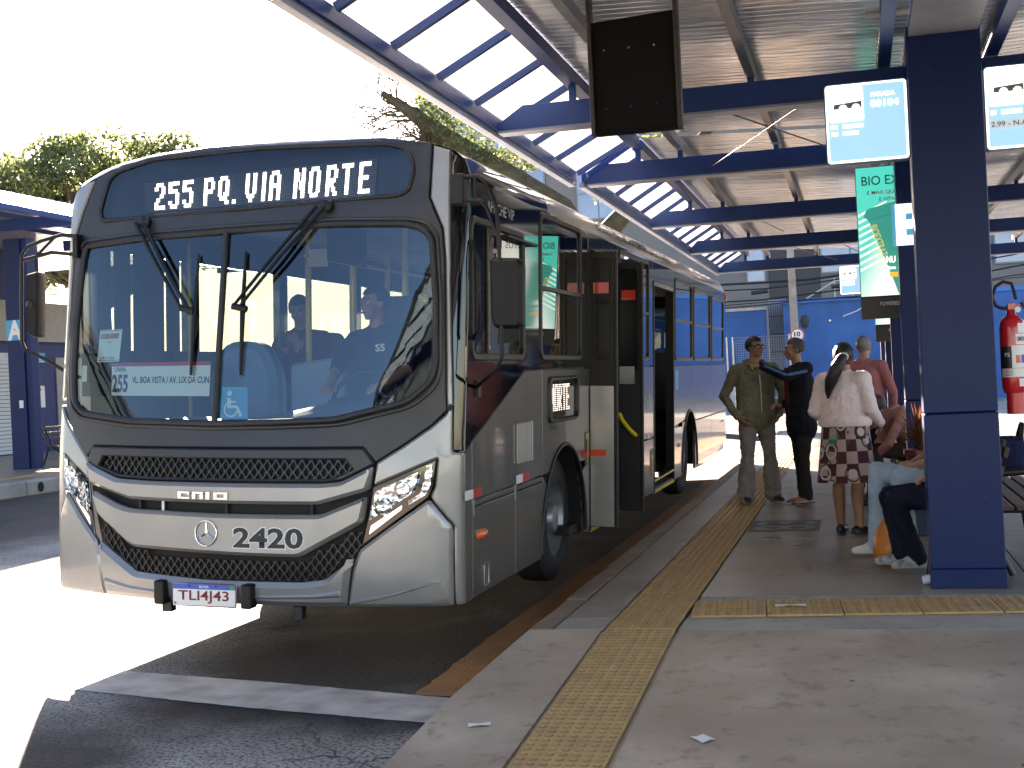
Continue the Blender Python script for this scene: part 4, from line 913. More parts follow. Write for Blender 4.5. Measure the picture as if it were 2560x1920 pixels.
put(flat([(3.40, .86), (3.565, .86), (3.565, 1.13), (3.40, 1.13)], w=.0075), 'arrow_sticker', mat('sticker_grey', (.06, .06, .06), .5), right, BUS)
put(flat([(3.42, 1.12), (3.55, 1.12), (3.55, 1.07), (3.50, .88), (3.46, .88), (3.49, 1.07), (3.42, 1.07)], w=.0095), 'arrow_mark', YELLOWST, right, BUS)
put(flat([(6.62, .50), (6.86, .50), (6.86, .78), (6.62, .78)], w=.0075), 'arrow_sticker', mat('sticker_grey', (.06, .06, .06), .5), right, BUS)
put(flat([(6.66, .74), (6.74, .66), (6.74, .52), (6.80, .52), (6.80, .66), (6.84, .74), (6.77, .70)], w=.0095), 'arrow_mark', YELLOWST, right, BUS)
for i, (m_, dy, dz) in enumerate(((REDST, 0, .07), (mat('logo_green', (.03, .4, .1), .4), .10, .0), (mat('logo_blue', (.03, .3, .6), .4), -.03, -.06))):
    put(flat([(6.42 + dy, 1.28 + dz), (6.54 + dy, 1.26 + dz), (6.55 + dy, 1.36 + dz), (6.46 + dy, 1.37 + dz)], w=.0075), 'city_logo', m_, right, BUS)
put(flat(rr(8.45, 8.72, 1.36, 1.60, .02), w=.0075), 'wheelchair_sticker', SKYBL, right, BUS)
# wheel arches and wheels
for A_, nm in ((AF, 'wheel_arch'), (AR, 'wheel_arch')):
    pts = arch(*A_, 20); MB().tube([right(p[0], max(p[1], .30), .006) for p in pts], .017, 8).build(nm, RUBBER, BUS, 60)
    b = MB(); n_ = len(pts)
    for p in pts: b.v += [(-.02, p[0], max(.28, p[1])), (-.85, p[0], max(.28, p[1]))]
    b.f = [(2 * i, 2 * i + 1, 2 * i + 3, 2 * i + 2) for i in range(n_ - 1)] + [tuple(2 * i + 1 for i in range(n_))]; b.m = [0] * len(b.f); b.build('arch_liner', mat('liner_black', (.012, .012, .012), .9), BUS)
def wheel(x, y_, steer=0.0, nut=True, face=1):
    M = Matrix.Translation((x, y_, .49)) @ Matrix.Rotation(steer, 4, 'Z') @ Matrix.Rotation(R(90) * face, 4, 'Y')
    t = MB().lathe([(.30, -.13), (.44, -.13), (.485, -.10), (.492, -.05), (.492, .05), (.485, .10), (.44, .13), (.30, .13)], 40, M, cap=False).build('wheel', TYRE, BUS, 40)
    MB().lathe([(.30, .13), (.31, .115), (.28, .06), (.26, -.02), (.20, -.03), (.19, .0), (.0, .0)] if nut else [(.30, .13), (.31, .115), (.285, .02), (.26, -.07), (.14, -.09), (.13, .02), (0, .02)], 36, M, cap=False).build('rim', mat('rim_grey', (.30, .31, .33), .4, .6, var=.2), t, 40)
    MB().lathe([(.125, -.03), (.12, .10), (.10, .125), (.0, .13)], 24, M, cap=False).build('hub', mat('rim_grey', (.30, .31, .33)), t, 40)
    for i in range(10):
        a = i * math.pi / 5; MB().lathe([(.017, -.03), (.017, .045), (.012, .05)], 6, M @ Matrix.Translation((.165 * math.cos(a), .165 * math.sin(a), 0))).build('wheel_nut', STEEL, t)
wheel(-.24, 2.86, R(0)); wheel(-.22, AR[0] + .05, 0, False); wheel(-2.42, 2.86, 0, True, -1); wheel(-2.42, AR[0] + .05, 0, False, -1)
MB().box((-2.3, 2.7, .40), (-.4, 2.95, .55)).build('axle', DARKM, BUS); MB().box((-2.3, 9.6, .40), (-.4, 9.9, .55)).build('axle', DARKM, BUS)
MB().box((-.16, 3.05, .33), (-.05, 3.34, .40)).build('step_bracket', DARKM, BUS)
# doors: folded leaves and openings
def leaf(y_, m_lower, inner, nm='door_leaf'):
    t = MB()
    w_ = .215
    o = put(flat(rr(.005, w_, .335, 2.615, .015), [rr(.03, w_ - .03, 1.72, 2.56, .03)] if not inner else [rr(.02, w_ - .03, 1.62, 2.56, .03)], w=0, back=.028), nm, BLACK if inner else BLACK, lambda u, v, q_: Vector((u, y_ - q_, v)), BUS)
    fn_ = lambda u, v, q_: Vector((u, y_ - q_, v))
    put(flat(rr(.02, w_ - .02, 1.69 if not inner else 1.6, 2.57, .03), w=-.012), 'pane', mat('door_pane', (.006, .007, .008), .22, spec=.18), fn_, o)
    if not inner:
        put(flat([(.008, .34), (w_ - .006, .34), (w_ - .006, 1.505), (.008, 1.505)], w=.004), 'leaf_panel', SILVER, fn_, o)
        put(flat([(.01, .925), (.14, .925), (.14, .978), (.01, .978)], w=.006), 'reflector_sticker', mat('red_orange_lit', (.85, .08, .03), .35), fn_, o)  # brighter copy of the side sticker red, light put into its colour
    else:
        put(flat([(.01, .34), (w_ - .006, .34), (w_ - .006, 1.58), (.01, 1.58)], w=.004), 'leaf_panel', mat('leaf_dark', (.012, .012, .012), .5), fn_, o)
        MB().tube([Vector((.02, y_ - .04, 1.23)), Vector((.05, y_ - .05, 1.17)), Vector((.12, y_ - .05, 1.08)), Vector((.185, y_ - .045, 1.02))], .022, 8).build('grab_handle', YELLOW, o, 60)
        put(flat([(.02, 1.50), (.16, 1.50), (.16, 1.66), (.02, 1.66)], w=.007), 'leaf_plate', STEEL, fn_, o)
    put(flat([(.04, 2.27), (.17, 2.27), (.17, 2.36), (.04, 2.36)], w=.006), 'warning_sticker', REDST, fn_, o)
    MB().box((w_ + .001, y_ - .004, .33), (w_ + .026, y_ + .03, 2.62)).build('rubber_edge', RUBBER, o, bevel=.006)
    # folded half returning to the opening
    b = MB(); yy = y_ + (.25 if not inner else -.2); b.add([(w_, y_ + .03, .34), (.012, yy + .03, .34), (.012, yy + .03, 2.6), (w_, y_ + .03, 2.6), (w_, y_ + .055, .34), (.012, yy + .055, .34), (.012, yy + .055, 2.6), (w_, y_ + .055, 2.6)], [(0, 1, 2, 3), (7, 6, 5, 4), (0, 4, 5, 1), (3, 2, 6, 7), (1, 5, 6, 2), (0, 3, 7, 4)]) if not inner else None
    if not inner: b.build('folded_half', BLACK, o)
    return o
leaf(3.60, SILVER, False); leaf(4.86, BLACK, True)
for a, b2, zt in ((3.578, 4.862, 2.638), (6.888, 8.352, 2.568)):
    for y_ in (a, b2 - .035): MB().box((-.09, y_, .30), (.012, y_ + .035, zt)).build('door_jamb', BLACK, BUS, bevel=.006)
    MB().box((-.45, a, .30), (-.01, b2, .34)).build('door_step', mat('step_grey', (.05, .05, .05), .6), BUS); MB().box((-.02, a + .03, .29), (.012, b2 - .03, .325)).build('step_edge', YELLOW, BUS, bevel=.005)
    MB().box((-.75, a, .34), (-.45, b2, .64)).build('door_step', mat('step_grey', (.05, .05, .05), .6), BUS)
MB().tube([(-.03, 6.97, .34), (-.03, 6.97, .40), (.02, 8.2, .44)], .012, 6).build('step_rail', YELLOW, BUS)
MB().box((-.08, 6.9, 2.52), (.006, 8.34, 2.565)).build('door_header', mat('header_grey', (.25, .24, .23), .4, .5), BUS)

# ---- roof
CS = [(0.002, 2.785), (-.004, 2.83), (-.03, 2.895), (-.08, 2.945), (-.17, 2.992), (-.30, 3.03), (-.55, 3.068), (-.95, 3.10), (-1.33, 3.11)]
CS = CS + [(-WBUS - x, z) for x, z in CS[-2::-1]]
def topz(x):
    T = [(-2.66, 2.73), (-2.58, 2.83), (-2.465, 2.892), (-2.285, 2.968), (-1.997, 3.024), (-1.363, 3.08), (-.588, 3.064), (-.23, 3.002), (-.10, 2.964), (-.03, 2.90), (0, 2.80)]
    for (x0, z0_), (x1, z1_) in zip(T, T[1:]):
        if x <= x1: t = (x - x0) / (x1 - x0); return z0_ + (z1_ - z0_) * max(0, t)
    return 2.8
rows = []
ysr = [0, .02, .06, .12, .2, .35, .6, 1.0, 1.6, 2.2]
for i, dy in enumerate(ysr + [3, 5, 7.5, 10, 12.5]):
    row = []
    for x, z in CS:
        x_ = max(-WBUS + .004, min(-.004, x)); zf = topz(x_); y0_ = Fy(x_, zf) - .006
        t = min(1, dy / .35); t = math.sin(t * math.pi / 2) ** .7
        y_ = y0_ + dy if dy < .6 else (y0_ * max(0, 1 - (dy - .6) / .6) + dy + .3 * min(1, (dy - .6) / .6)) if dy < 2 else dy
        row.append((x, y_, zf + (max(z, zf) - zf) * t if dy < .35 else max(z, zf) if dy < .6 else z))
    rows.append(row)
for yy, k in ((13.6, 1.0), (13.85, .985), (13.95, .93)): rows.append([(x if k == 1 else -1.33 + (x + 1.33) * (.5 + .5 * k), yy, 2.78 + (z - 2.78) * (1 if k == 1 else k * .9)) for x, z in CS])
nC = len(CS); fsr = []; msr = []
for i in range(len(rows) - 1):
    for j in range(nC - 1):
        fsr.append((i * nC + j, i * nC + j + 1, (i + 1) * nC + j + 1, (i + 1) * nC + j)); yv = rows[i][j][1]
        msr.append(1 if yv < 2.2 and j < 4 and i > 0 else 0)
b = MB(); b.v = [p for r_ in rows for p in r_]; b.f = fsr; b.m = msr
ROOFP = mat('roof_silver', (.62, .60, .56), .3, .5, coat=.7, var=.04)
b.build('roof', [ROOFP, BLACKG], BUS, 40)
MB().box((-.004, 2.3, 2.778), (.014, 13.9, 2.792)).build('gutter_rail', ROOFP, BUS)
def cove(u, v, w_):
    zz = 2.80 + v; 
    for (x0, z0_), (x1, z1_) in zip(CS, CS[1:]):
        if zz <= z1_: t = (zz - z0_) / (z1_ - z0_); return Vector((x0 + (x1 - x0) * t + w_ * .8, u, zz + w_ * .6))
    return Vector((-.1, u, zz))
text('VEÍCULO EQUIPADO COM AR CONDICIONADO', 'roof_lettering', mat('letter_grey', (.03, .03, .03), .5), cove, (3.9, .012, 8.3, .15), .004, BUS, bold=.012)
text('APACHE VIP', 'side_model_badge', STEEL, right, (.62, 2.63, 1.25, 2.70), .006, BUS, bold=.01)
# rear and left side, interior shell
DKI = mat('interior_grey', (.34, .35, .36), .7, var=.15); DKF = mat('interior_floor', (.05, .05, .055), .7, var=.2)
MB().box((-WBUS + .01, LBUS - .03, .45), (-.01, LBUS, 1.85)).build('rear_panel', SILVERD, BUS, bevel=.01); MB().box((-WBUS + .01, LBUS - .03, 2.55), (-.01, LBUS, 2.8)).build('rear_header', SLATE, BUS)
MB().box((-WBUS + .01, LBUS - .03, 1.85), (-WBUS + .3, LBUS, 2.55)).build('rear_pillar', SLATE, BUS); MB().box((-.3, LBUS - .03, 1.85), (-.01, LBUS, 2.55)).build('rear_pillar', SLATE, BUS)
put(flat([(-WBUS + .3, 1.85), (-.3, 1.85), (-.3, 2.55), (-WBUS + .3, 2.55)]), 'rear_window', SG, lambda u, v, w_: Vector((u, LBUS - .02, v)), BUS)
for z in (.75, 1.2): MB().box((-.12, LBUS, z), (-.02, LBUS + .03, z + .3)).build('tail_light', REDST, BUS, bevel=.01)
MB().box((-.02, LBUS - .06, 2.66), (.03, LBUS + .06, 2.76)).build('marker_lamp', ORANGE, BUS, bevel=.01)
put(flat([(.4, .36), (LBUS, .45), (LBUS, 1.80), (.4, 1.80)], w=0, back=.04, su=2), 'left_panel', SILVERD, left, BUS)
put(flat([(.35, 2.46), (LBUS, 2.46), (LBUS, 2.79), (.35, 2.79)], w=0, back=.04, su=2), 'left_header', SLATE, left, BUS)
for a, b2 in ((.36, .62), (.74, .86), (.98, 1.30), (1.42, 1.52)): MB().box((-WBUS + .005, a, 1.5), (-WBUS + .06, b2, 2.6)).build('far_door_leaf', BLACK, BUS)
lp = [.30, 1.65, 3.2, 4.9, 6.6, 8.3, 10.0, 11.9, LBUS - .06]
for a in lp: MB().box((-WBUS, a, 1.78), (-WBUS + .06, a + .16, 2.48)).build('left_pillar', BLACKG, BUS)
for a, b2 in zip(lp, lp[1:]): put(flat([(a + .09, 1.79), (b2, 1.79), (b2, 2.47), (a + .09, 2.47)], w=-.015), 'left_pane', glass('left_glass', (.16, .18, .18)) if a < 5 else glass('left_glass_dark', (.012, .014, .014)), left, BUS)
MB().box((-WBUS + .05, .30, .80), (-.48, LBUS - .05, .85)).build('floor', DKF, BUS); MB().box((-WBUS + .06, .55, 2.735), (-.06, LBUS - .05, 2.755)).build('ceiling', DKI, BUS)
MB().box((-WBUS + .06, .27, .35), (-.5, .30, 1.33)).build('front_bulkhead', DKI, BUS)
for (a, b2) in ((.35, 1.92), (8.36, 9.0)): MB().box((-.045, a, .32), (-.035, b2, 1.69)).build('inner_lining', DKI, BUS)
MB().box((-.045, 4.9, .32), (-.035, 6.87, 1.69)).box((-.045, 10.45, .32), (-.035, LBUS - .05, 1.69)).box((-.045, 1.9, 1.09), (-.035, 3.56, 1.69)).box((-.045, 9, 1.09), (-.035, 10.45, 1.69)).build('inner_lining', DKI, BUS)
BLS = mat('seat_blue_grey', (.13, .22, .36), .7, var=.2, scale=5); DSH = mat('dash_grey', (.10, .12, .15), .5, var=.1)
put(flat([(-2.5, 1.05), (-.13, 1.05), (-.13, 1.50), (-.3, 1.44), (-.7, 1.375), (-2.03, 1.365), (-2.42, 1.41), (-2.5, 1.46)], w=-.07, su=.1), 'cowl', BLACK, front, BUS)
# dashboard, steering wheel, consoles
b = MB(); prof = [(.22, 1.0), (.16, 1.32), (.34, 1.37), (.62, 1.36), (.72, 1.28), (.74, 1.0)]
vs = []; xs_ = [-2.45, -2.2, -1.7, -1.33, -.9, -.4, -.2]
for x in xs_: vs += [(x, p[0] + Fy(x, 1.3) * .8 + .10, p[1] + (.10 * math.exp(-((x + .85) / .3) ** 2) if p[0] > .3 and p[1] > 1.2 else 0)) for p in prof]
fs = [(i * 6 + j, i * 6 + j + 1, (i + 1) * 6 + j + 1, (i + 1) * 6 + j) for i in range(len(xs_) - 1) for j in range(5)]
b.add(vs, fs).build('dashboard', DSH, BUS, 50)
MB().tube([Vector((-.88 + .22 * math.cos(a), .80 + .10 * math.sin(a), 1.46 + .19 * math.sin(a))) for a in [i * math.pi / 16 for i in range(32)]], .015, 8, closed=True).tube([(-1.1, .8, 1.46), (-.66, .8, 1.46)], .013, 6).tube([(-.88, .8, 1.46), (-.88, .68, 1.25)], .03, 8).build('steering_wheel', BLACK, BUS, 60)
def seat(x, y_, m, z=.85, hi=False):
    o = MB().box((-.22, 0, .38), (.22, .42, .48)).build('seat', m, BUS, bevel=.04, seg=3); o.location = (x, y_, z)
    b_ = rpoly([(-.22, .45), (.22, .45), (.22, .95 + .2 * hi), (.12, 1.12 + .2 * hi), (-.12, 1.12 + .2 * hi), (-.22, .95 + .2 * hi)], .05)
    put(flat(b_, w=.0, inset=.03, rise=.03, back=.07), 'backrest', m, lambda u, v, w_: Vector((u, .40 - w_ + (v - .45) * .12, v)), o)
    MB().box((-.05, .15, 0), (.05, .28, .38)).build('pedestal', DARKM, o); return o
YS_ = mat('seat_yellow', (.55, .40, .03), .4, coat=.2)
seat(-.90, 1.02, mat('driver_seat_cloth', (.03, .035, .045), .8), .85, True)
seat(-2.28, 2.95, BLS); seat(-1.80, 2.95, BLS); seat(-.5, 2.2, YS_) ; seat(-1.55, 2.75, YS_)
for y_ in (4.4, 5.6, 6.8, 8.0):
    for x in (-2.3, -1.85): seat(x, y_, BLS)
for (x, y_) in ((-1.52, 2.2), (-1.12, 2.25), (-.62, 1.75), (-2.02, 2.5), (-1.3, 4.6), (-.75, 3.4), (-2.0, 4.2), (-.55, 5.0), (-1.5, 7.0)):
    MB().tube([(x, y_, .85), (x, y_, 2.735)], .026, 8).build('grab_pole', YELLOW, BUS, 60)
MB().tube([(-.6, 2.0, 2.55), (-.6, 9, 2.55)], .018, 8).build('ceiling_rail', YELLOW, BUS, 60); MB().tube([(-2.0, 2.4, 2.55), (-2.0, 9, 2.55)], .018, 8).build('ceiling_rail', YELLOW, BUS, 60)
put(flat(rpoly([(-2.14, .95), (-1.66, .95), (-1.64, 1.62), (-1.75, 1.86), (-2.05, 1.86), (-2.16, 1.62)], .12), w=0, inset=.05, rise=.05, back=.12), 'front_seat_back', BLS, lambda u, v, w_: Vector((u, 1.15 - w_, v)), BUS)
put(flat(rpoly([(-1.60, .9), (-1.18, .9), (-1.18, 1.76), (-1.60, 1.70)], .04), w=0, inset=.02, rise=.02, back=.35), 'engine_console', mat('console_grey', (.16, .24, .34), .5), lambda u, v, w_: Vector((u, 1.25 - w_, v)), BUS)
MB().box((-1.75, 1.9, 2.42), (-1.60, 1.91, 2.55)).build('notice', WHITEP, BUS); MB().box((-1.3, 1.2, 2.40), (-1.29, 1.9, 2.68)).build('driver_screen', DARKM, BUS)
MB().box((-2.58, 1.6, .86), (-2.56, 1.62, 2.6)).build('handrail', YELLOW, BUS)
# ---- mirrors
b = MB()
MP = lambda P, y_: [(x, y_, z) for x, z in P]
mr = b.tube(MP([(.03, 2.756), (.129, 2.756), (.178, 2.716), (.237, 2.572), (.245, 2.43), (.259, 2.119), (.262, 1.74), (.235, 1.673)], .02) + [(.10, .2, 1.60), (.0, .38, 1.555)], .0125, 8).tube(MP([(.03, 2.626), (.142, 2.616), (.177, 2.581), (.24, 2.427)], .02), .0125, 8).tube(MP([(.11, 2.756), (.11, 2.62)], .02), .010, 8).build('mirror_arm', BLACK, BUS, 60)
MB().box((-.03, .0, 2.60), (.05, .10, 2.775)).build('mirror_bracket', BLACK, mr, bevel=.01)
put(flat(rpoly([(.192, 2.296), (.365, 2.290), (.386, 2.251), (.381, 1.914), (.356, 1.894), (.22, 1.896), (.198, 1.95)], .03), w=0, inset=.02, rise=.025, back=.06), 'mirror_housing', mat('mirror_black', (.006, .006, .007), .5, var=.1, spec=.3), lambda u, v, w_: Vector((u, .03 - w_, v)), mr)
put(flat(rr(.20, .375, 1.905, 2.285, .02), w=0), 'mirror_glass', CHROME, lambda u, v, w_: Vector((u, .093, v)), mr)
MB().box((.0, .36, 1.50), (.02, .42, 1.60)).build('mirror_foot', DARKM, mr)
yl = .15
ml = MB().tube(MP([(-2.52, 2.51), (-2.643, 2.526), (-2.80, 2.49), (-2.901, 2.457), (-2.943, 2.407), (-2.95, 2.1), (-2.95, 1.853), (-2.925, 1.801), (-2.785, 1.743)], yl) + [(-2.698, .25, 1.66), (-2.62, .3, 1.62)], .0125, 8).tube(MP([(-2.521, 2.395), (-2.725, 2.417), (-2.925, 2.374)], yl), .0125, 8).tube(MP([(-2.85, 2.385), (-2.709, 2.503)], yl), .010, 8).build('mirror_arm', BLACK, BUS, 60)
MB().box((-2.56, .12, 2.375), (-2.525, .20, 2.525)).build('mirror_bracket', BLACK, ml, bevel=.01)
put(flat(rpoly([(-2.93, 2.285), (-2.85, 2.30), (-2.835, 2.28), (-2.85, 1.885), (-2.87, 1.875), (-2.942, 1.91)], .012), w=0, inset=.012, rise=.02, back=.07), 'mirror_housing', mat('mirror_black', (.02, .02, .022)), lambda u, v, w_: Vector((u, yl + .03 - w_, v)), ml)
MB().lathe([(.03, 0), (.02, .008)], 12, Matrix.Translation((-2.89, yl + .006, 2.09)) @ Matrix.Rotation(R(90), 4, 'X')).build('mirror_cap', BLACK, ml)
# underside
MB().box((-WBUS + .15, .5, .42), (-.2, LBUS - .4, .5)).build('chassis', mat('chassis_black', (.01, .01, .01), .8), BUS)
for x in (-1.9, -.9): MB().box((x - .05, -.05, .30), (x + .05, .6, .42)).build('chassis_rail', DARKM, BUS)
# ------------------------------------------------------------------ people
def skin(name, c): return mat(name, c, .5, var=.12, scale=14, sub=.08)
SK1 = skin('skin_tan', (.40, .21, .13)); SK2 = skin('skin_brown', (.33, .165, .10)); SK3 = skin('skin_light', (.40, .22, .15))
def cloth(name, c, var=.16, scale=9, bump=.35): return mat(name, c, .85, var=var, scale=scale, bump=bump, bscale=24, spec=.2)
HAIRB = mat('hair_black', (.008, .007, .007), .45, bump=.5, bscale=90, stretch=(1, 1, .2)); HAIRG = mat('hair_grey', (.055, .053, .05), .6, bump=.5, bscale=90, var=.4, scale=30); HAIRD = mat('hair_brown', (.03, .018, .012), .5, bump=.5, bscale=90)
def ellseg(a, b, ra, rb, side=None):
    """one tapered segment with an elliptical section; ra, rb = (width, depth)"""
    return dict(a=Vector(a), b=Vector(b), ra=ra if isinstance(ra, tuple) else (ra, ra), rb=rb if isinstance(rb, tuple) else (rb, rb), side=Vector(side) if side else None)
def seg_frame(s):
    d = (s['b'] - s['a']); L = d.length; d = d / L if L > 1e-6 else Vector((0, 0, 1))
    x = s['side'] if s['side'] else d.orthogonal(); x = (x - d * x.dot(d)); x = x.normalized() if x.length > 1e-5 else d.orthogonal().normalized()
    return d, x, d.cross(x), L
def seg_mesh(mb, s, seg=14):
    d, x, y, L = seg_frame(s); rows = []
    for t, k in [(-1, .0), (-.85, .52), (-.55, .83), (-.2, .98)]: rows.append((s['a'] + d * (t * (s['ra'][0] + s['ra'][1]) * .5), k, s['ra']))
    for t in (0, .33, .67, 1): rows.append((s['a'] + d * (L * t), 1, (s['ra'][0] + (s['rb'][0] - s['ra'][0]) * t, s['ra'][1] + (s['rb'][1] - s['ra'][1]) * t)))
    for t, k in [(.2, .98), (.55, .83), (.85, .52), (1, .0)]: rows.append((s['b'] + d * (t * (s['rb'][0] + s['rb'][1]) * .5), k, s['rb']))
    vs = []; n = len(rows)
    for p, k, r_ in rows:
        k = max(k, .02)
        for i in range(seg):
            a = 2 * math.pi * i / seg; vs.append(p + x * (math.cos(a) * r_[0] * k) + y * (math.sin(a) * r_[1] * k))
    fs = [(i * seg + j, i * seg + (j + 1) % seg, (i + 1) * seg + (j + 1) % seg, (i + 1) * seg + j) for i in range(n - 1) for j in range(seg)] + [tuple(range(seg - 1, -1, -1)), tuple((n - 1) * seg + j for j in range(seg))]
    mb.add(vs, fs)
def seg_dist(s, p):
    d, x, y, L, a = s['fr']; q = p - s['a']; t = q.dot(d); tc = max(0, min(L, t)); k = tc / L if L > 1e-6 else 0
    rx = s['ra'][0] + (s['rb'][0] - s['ra'][0]) * k; ry = s['ra'][1] + (s['rb'][1] - s['ra'][1]) * k
    u = q.dot(x) / rx; v = q.dot(y) / ry; w_ = (t - tc) / ((rx + ry) * .5)
    return (math.sqrt(u * u + v * v + w_ * w_) - 1) * min(rx, ry)
def rotz(v, a): return Vector((v[0] * math.cos(a) - v[1] * math.sin(a), v[0] * math.sin(a) + v[1] * math.cos(a), v[2]))
def hand(wr, dirn, palm, fold=.25, point=False, sgn=1):
    """palm, four fingers and a thumb; dirn = along the hand, palm = palm normal"""
    d = Vector(dirn).normalized(); n = Vector(palm); n = (n - d * n.dot(d)).normalized(); s = d.cross(n) * sgn; o = []
    wr = Vector(wr); c_ = wr + d * .075
    o.append(ellseg(wr + d * .01, wr + d * .085, (.032, .018), (.040, .016), s))
    for i, (off, ln) in enumerate(((-.030, .072), (-.010, .080), (.010, .075), (.030, .060))):
        b = wr + d * .092 + s * off; f = fold if not (point and i == 0) else 0.0
        f2 = 1.25 if (point and i > 0) else f
        m1 = b + (d * math.cos(f2) + n * math.sin(f2)) * ln * .52; m2 = m1 + (d * math.cos(f2 * 2.1) + n * math.sin(f2 * 2.1)) * ln * .48
        o.append(ellseg(b, m1, .0105, .0095)); o.append(ellseg(m1, m2, .0095, .008))
    tb = wr + d * .03 - s * .034; tm = tb + (d * .75 - s * .6 + n * .3).normalized() * .036; o.append(ellseg(tb, tm, .0125, .011)); o.append(ellseg(tm, tm + (d * .95 - s * .1 + n * .35).normalized() * .03, .011, .009))
    return o
def person(label, loc, face, P, group=None, voxel=.0095):
    """P: dict of joints in the person's own frame (faces -Y, x to the viewer's right) plus colours"""
    root = thing('person', label, 'person', loc, face, group); H = P.get('h', 1.0)
    prim = []
    def add(key, *segs):
        for s in segs: prim.append((key, s))
    V = lambda *a: Vector(a)
    hipz = P['hip'][2] if 'hip' in P else .91; hip = Vector(P.get('hip', (0, 0, .91))); ch = Vector(P.get('chest', (0, .0, 1.27))); nk = Vector(P.get('neck', (0, .01, 1.47)))
    hd = Vector(P.get('head', (0, -.015, 1.605))); bw = P.get('bulk', 1.0); sw = P.get('shw', .185); X = rotz((1, 0, 0), P.get('twist', 0))
    top, bot = P['top'], P['bottom']
    wst = hip.lerp(ch, .45)
    add('bot', ellseg(hip, hip + (ch - hip) * .15, (.165 * bw, .118 * bw), (.158 * bw, .115 * bw), X))
    add('top', ellseg(hip + (ch - hip) * .12, wst, (.160 * bw, .120 * bw), (.155 * bw, .118 * bw), X), ellseg(wst, ch, (.155 * bw, .118 * bw), (.175 * bw, .122 * bw), X), ellseg(ch, ch.lerp(nk, .55), (.175 * bw, .122 * bw), (.135, .085), X))
    jk = P.get('jacket')
    if jk:   # loose hem
        z = jk; k = (z - hip.z) / max(.01, (ch.z - hip.z)); p0 = hip + (ch - hip) * k
        add('top', ellseg(p0, p0.lerp(ch, .5), (.196 * bw, .146 * bw), (.19 * bw, .142 * bw), X), ellseg(p0.lerp(ch, .5), ch, (.19 * bw, .142 * bw), (.185 * bw, .132 * bw), X))
    add('skin', ellseg(nk - V(0, 0, .05), nk.lerp(hd, .6), .055, .052))
    # head
    hf = P.get('headyaw', 0); hp = P.get('headpitch', 0)
    Rh = Matrix.Rotation(hf, 3, 'Z') @ Matrix.Rotation(hp, 3, 'X')
    def h(x, y, z): return hd + Rh @ Vector((x, y, z))
    hx = Rh @ Vector((1, 0, 0))
    add('skin', ellseg(h(0, .012, .022), h(0, .01, .05), (.072, .090), (.068, .084), hx), ellseg(h(0, -.03, -.045), h(0, -.01, .02), (.052, .056), (.068, .075), hx), ellseg(h(0, -.062, -.085), h(0, -.045, -.06), (.026, .022), (.042, .036), hx))
    add('skin', ellseg(h(0, -.086, .012), h(0, -.104, -.022), .010, .016), ellseg(h(-.012, -.094, -.026), h(.012, -.094, -.026), .010, .010), ellseg(h(-.034, -.076, .028), h(.034, -.076, .028), .017, .017), ellseg(h(0, -.088, -.055), h(0, -.084, -.06), (.022, .010), (.022, .012), hx))
    for s_ in (-1, 1): add('skin', ellseg(h(s_ * .072, .012, .018), h(s_ * .072, .008, -.018), (.010, .020), (.008, .014), hx)); add('skin', ellseg(h(s_ * .038, -.068, -.018), h(s_ * .044, -.052, -.03), .02, .018))
    # arms and legs
    for sd, s_ in (('L', -1), ('R', 1)):
        sh = Vector(P.get('sh' + sd, ch + X * (s_ * sw) + V(0, .01, .115))); el = Vector(P['el' + sd]); wr = Vector(P['wr' + sd]); ar = P.get('arm', 1.0) * (1.18 if jk else 1.0)
        add('top', ellseg(nk - V(0, 0, .07) + X * (s_ * .05), sh, (.06, .07), (.062 * ar, .062 * ar)))
        add('top', ellseg(sh, el, .058 * ar, .046 * ar))
        ka = 'skin' if P.get('short') else 'top'
        if P.get('short'): add('top', ellseg(sh, sh.lerp(el, .75), .066 * ar, .062 * ar))
        add(ka, ellseg(el, wr, .044 * ar if ka == 'top' else .042, .032 * ar if ka == 'top' else .029)); add('skin', ellseg(el.lerp(wr, .85), wr + (wr - el).normalized() * .02, .028, .027))
        hdv = P.get('hd' + sd)
        if hdv: add('skin', *hand(wr, hdv[0], hdv[1], hdv[2] if len(hdv) > 2 else .3, point=len(hdv) > 3 and hdv[3], sgn=s_))
        kn = Vector(P['kn' + sd]); an = Vector(P['an' + sd]); lg = P.get('leg', 1.0); hj = Vector(P.get('hj' + sd, hip + X * (s_ * .092) - V(0, 0, .02)))
        bk = 'skin' if P.get('barelegs') else 'bot'
        add('bot', ellseg(hj, hj.lerp(kn, .5), (.098 * lg, .102 * lg), .084 * lg)); add(bk, ellseg(hj.lerp(kn, .45), kn, .084 * lg, .062 * lg))
        if P.get('barelegs'):
            md = kn.lerp(an, .32) + V(0, .012, 0); add('skin', ellseg(kn, md, .05, .056), ellseg(md, an, .056, .034))
        else:
            fl = P.get('flare', .056) * lg; add('bot', ellseg(kn, kn.lerp(an, .5), .062 * lg, max(.055 * lg, fl * .98)), ellseg(kn.lerp(an, .5), an + V(0, 0, .0), max(.055 * lg, fl * .98), fl))
            add('skin', ellseg(an + V(0, 0, .02), an - V(0, 0, .02), .034, .034))
        td = rotz((0, -1, 0), P.get('toe' + sd, s_ * .18)); ft = an.copy(); ft.z = max(.0, an.z - .075)
        lw = P.get('shoelow', 0)
        sk = 'shoe'
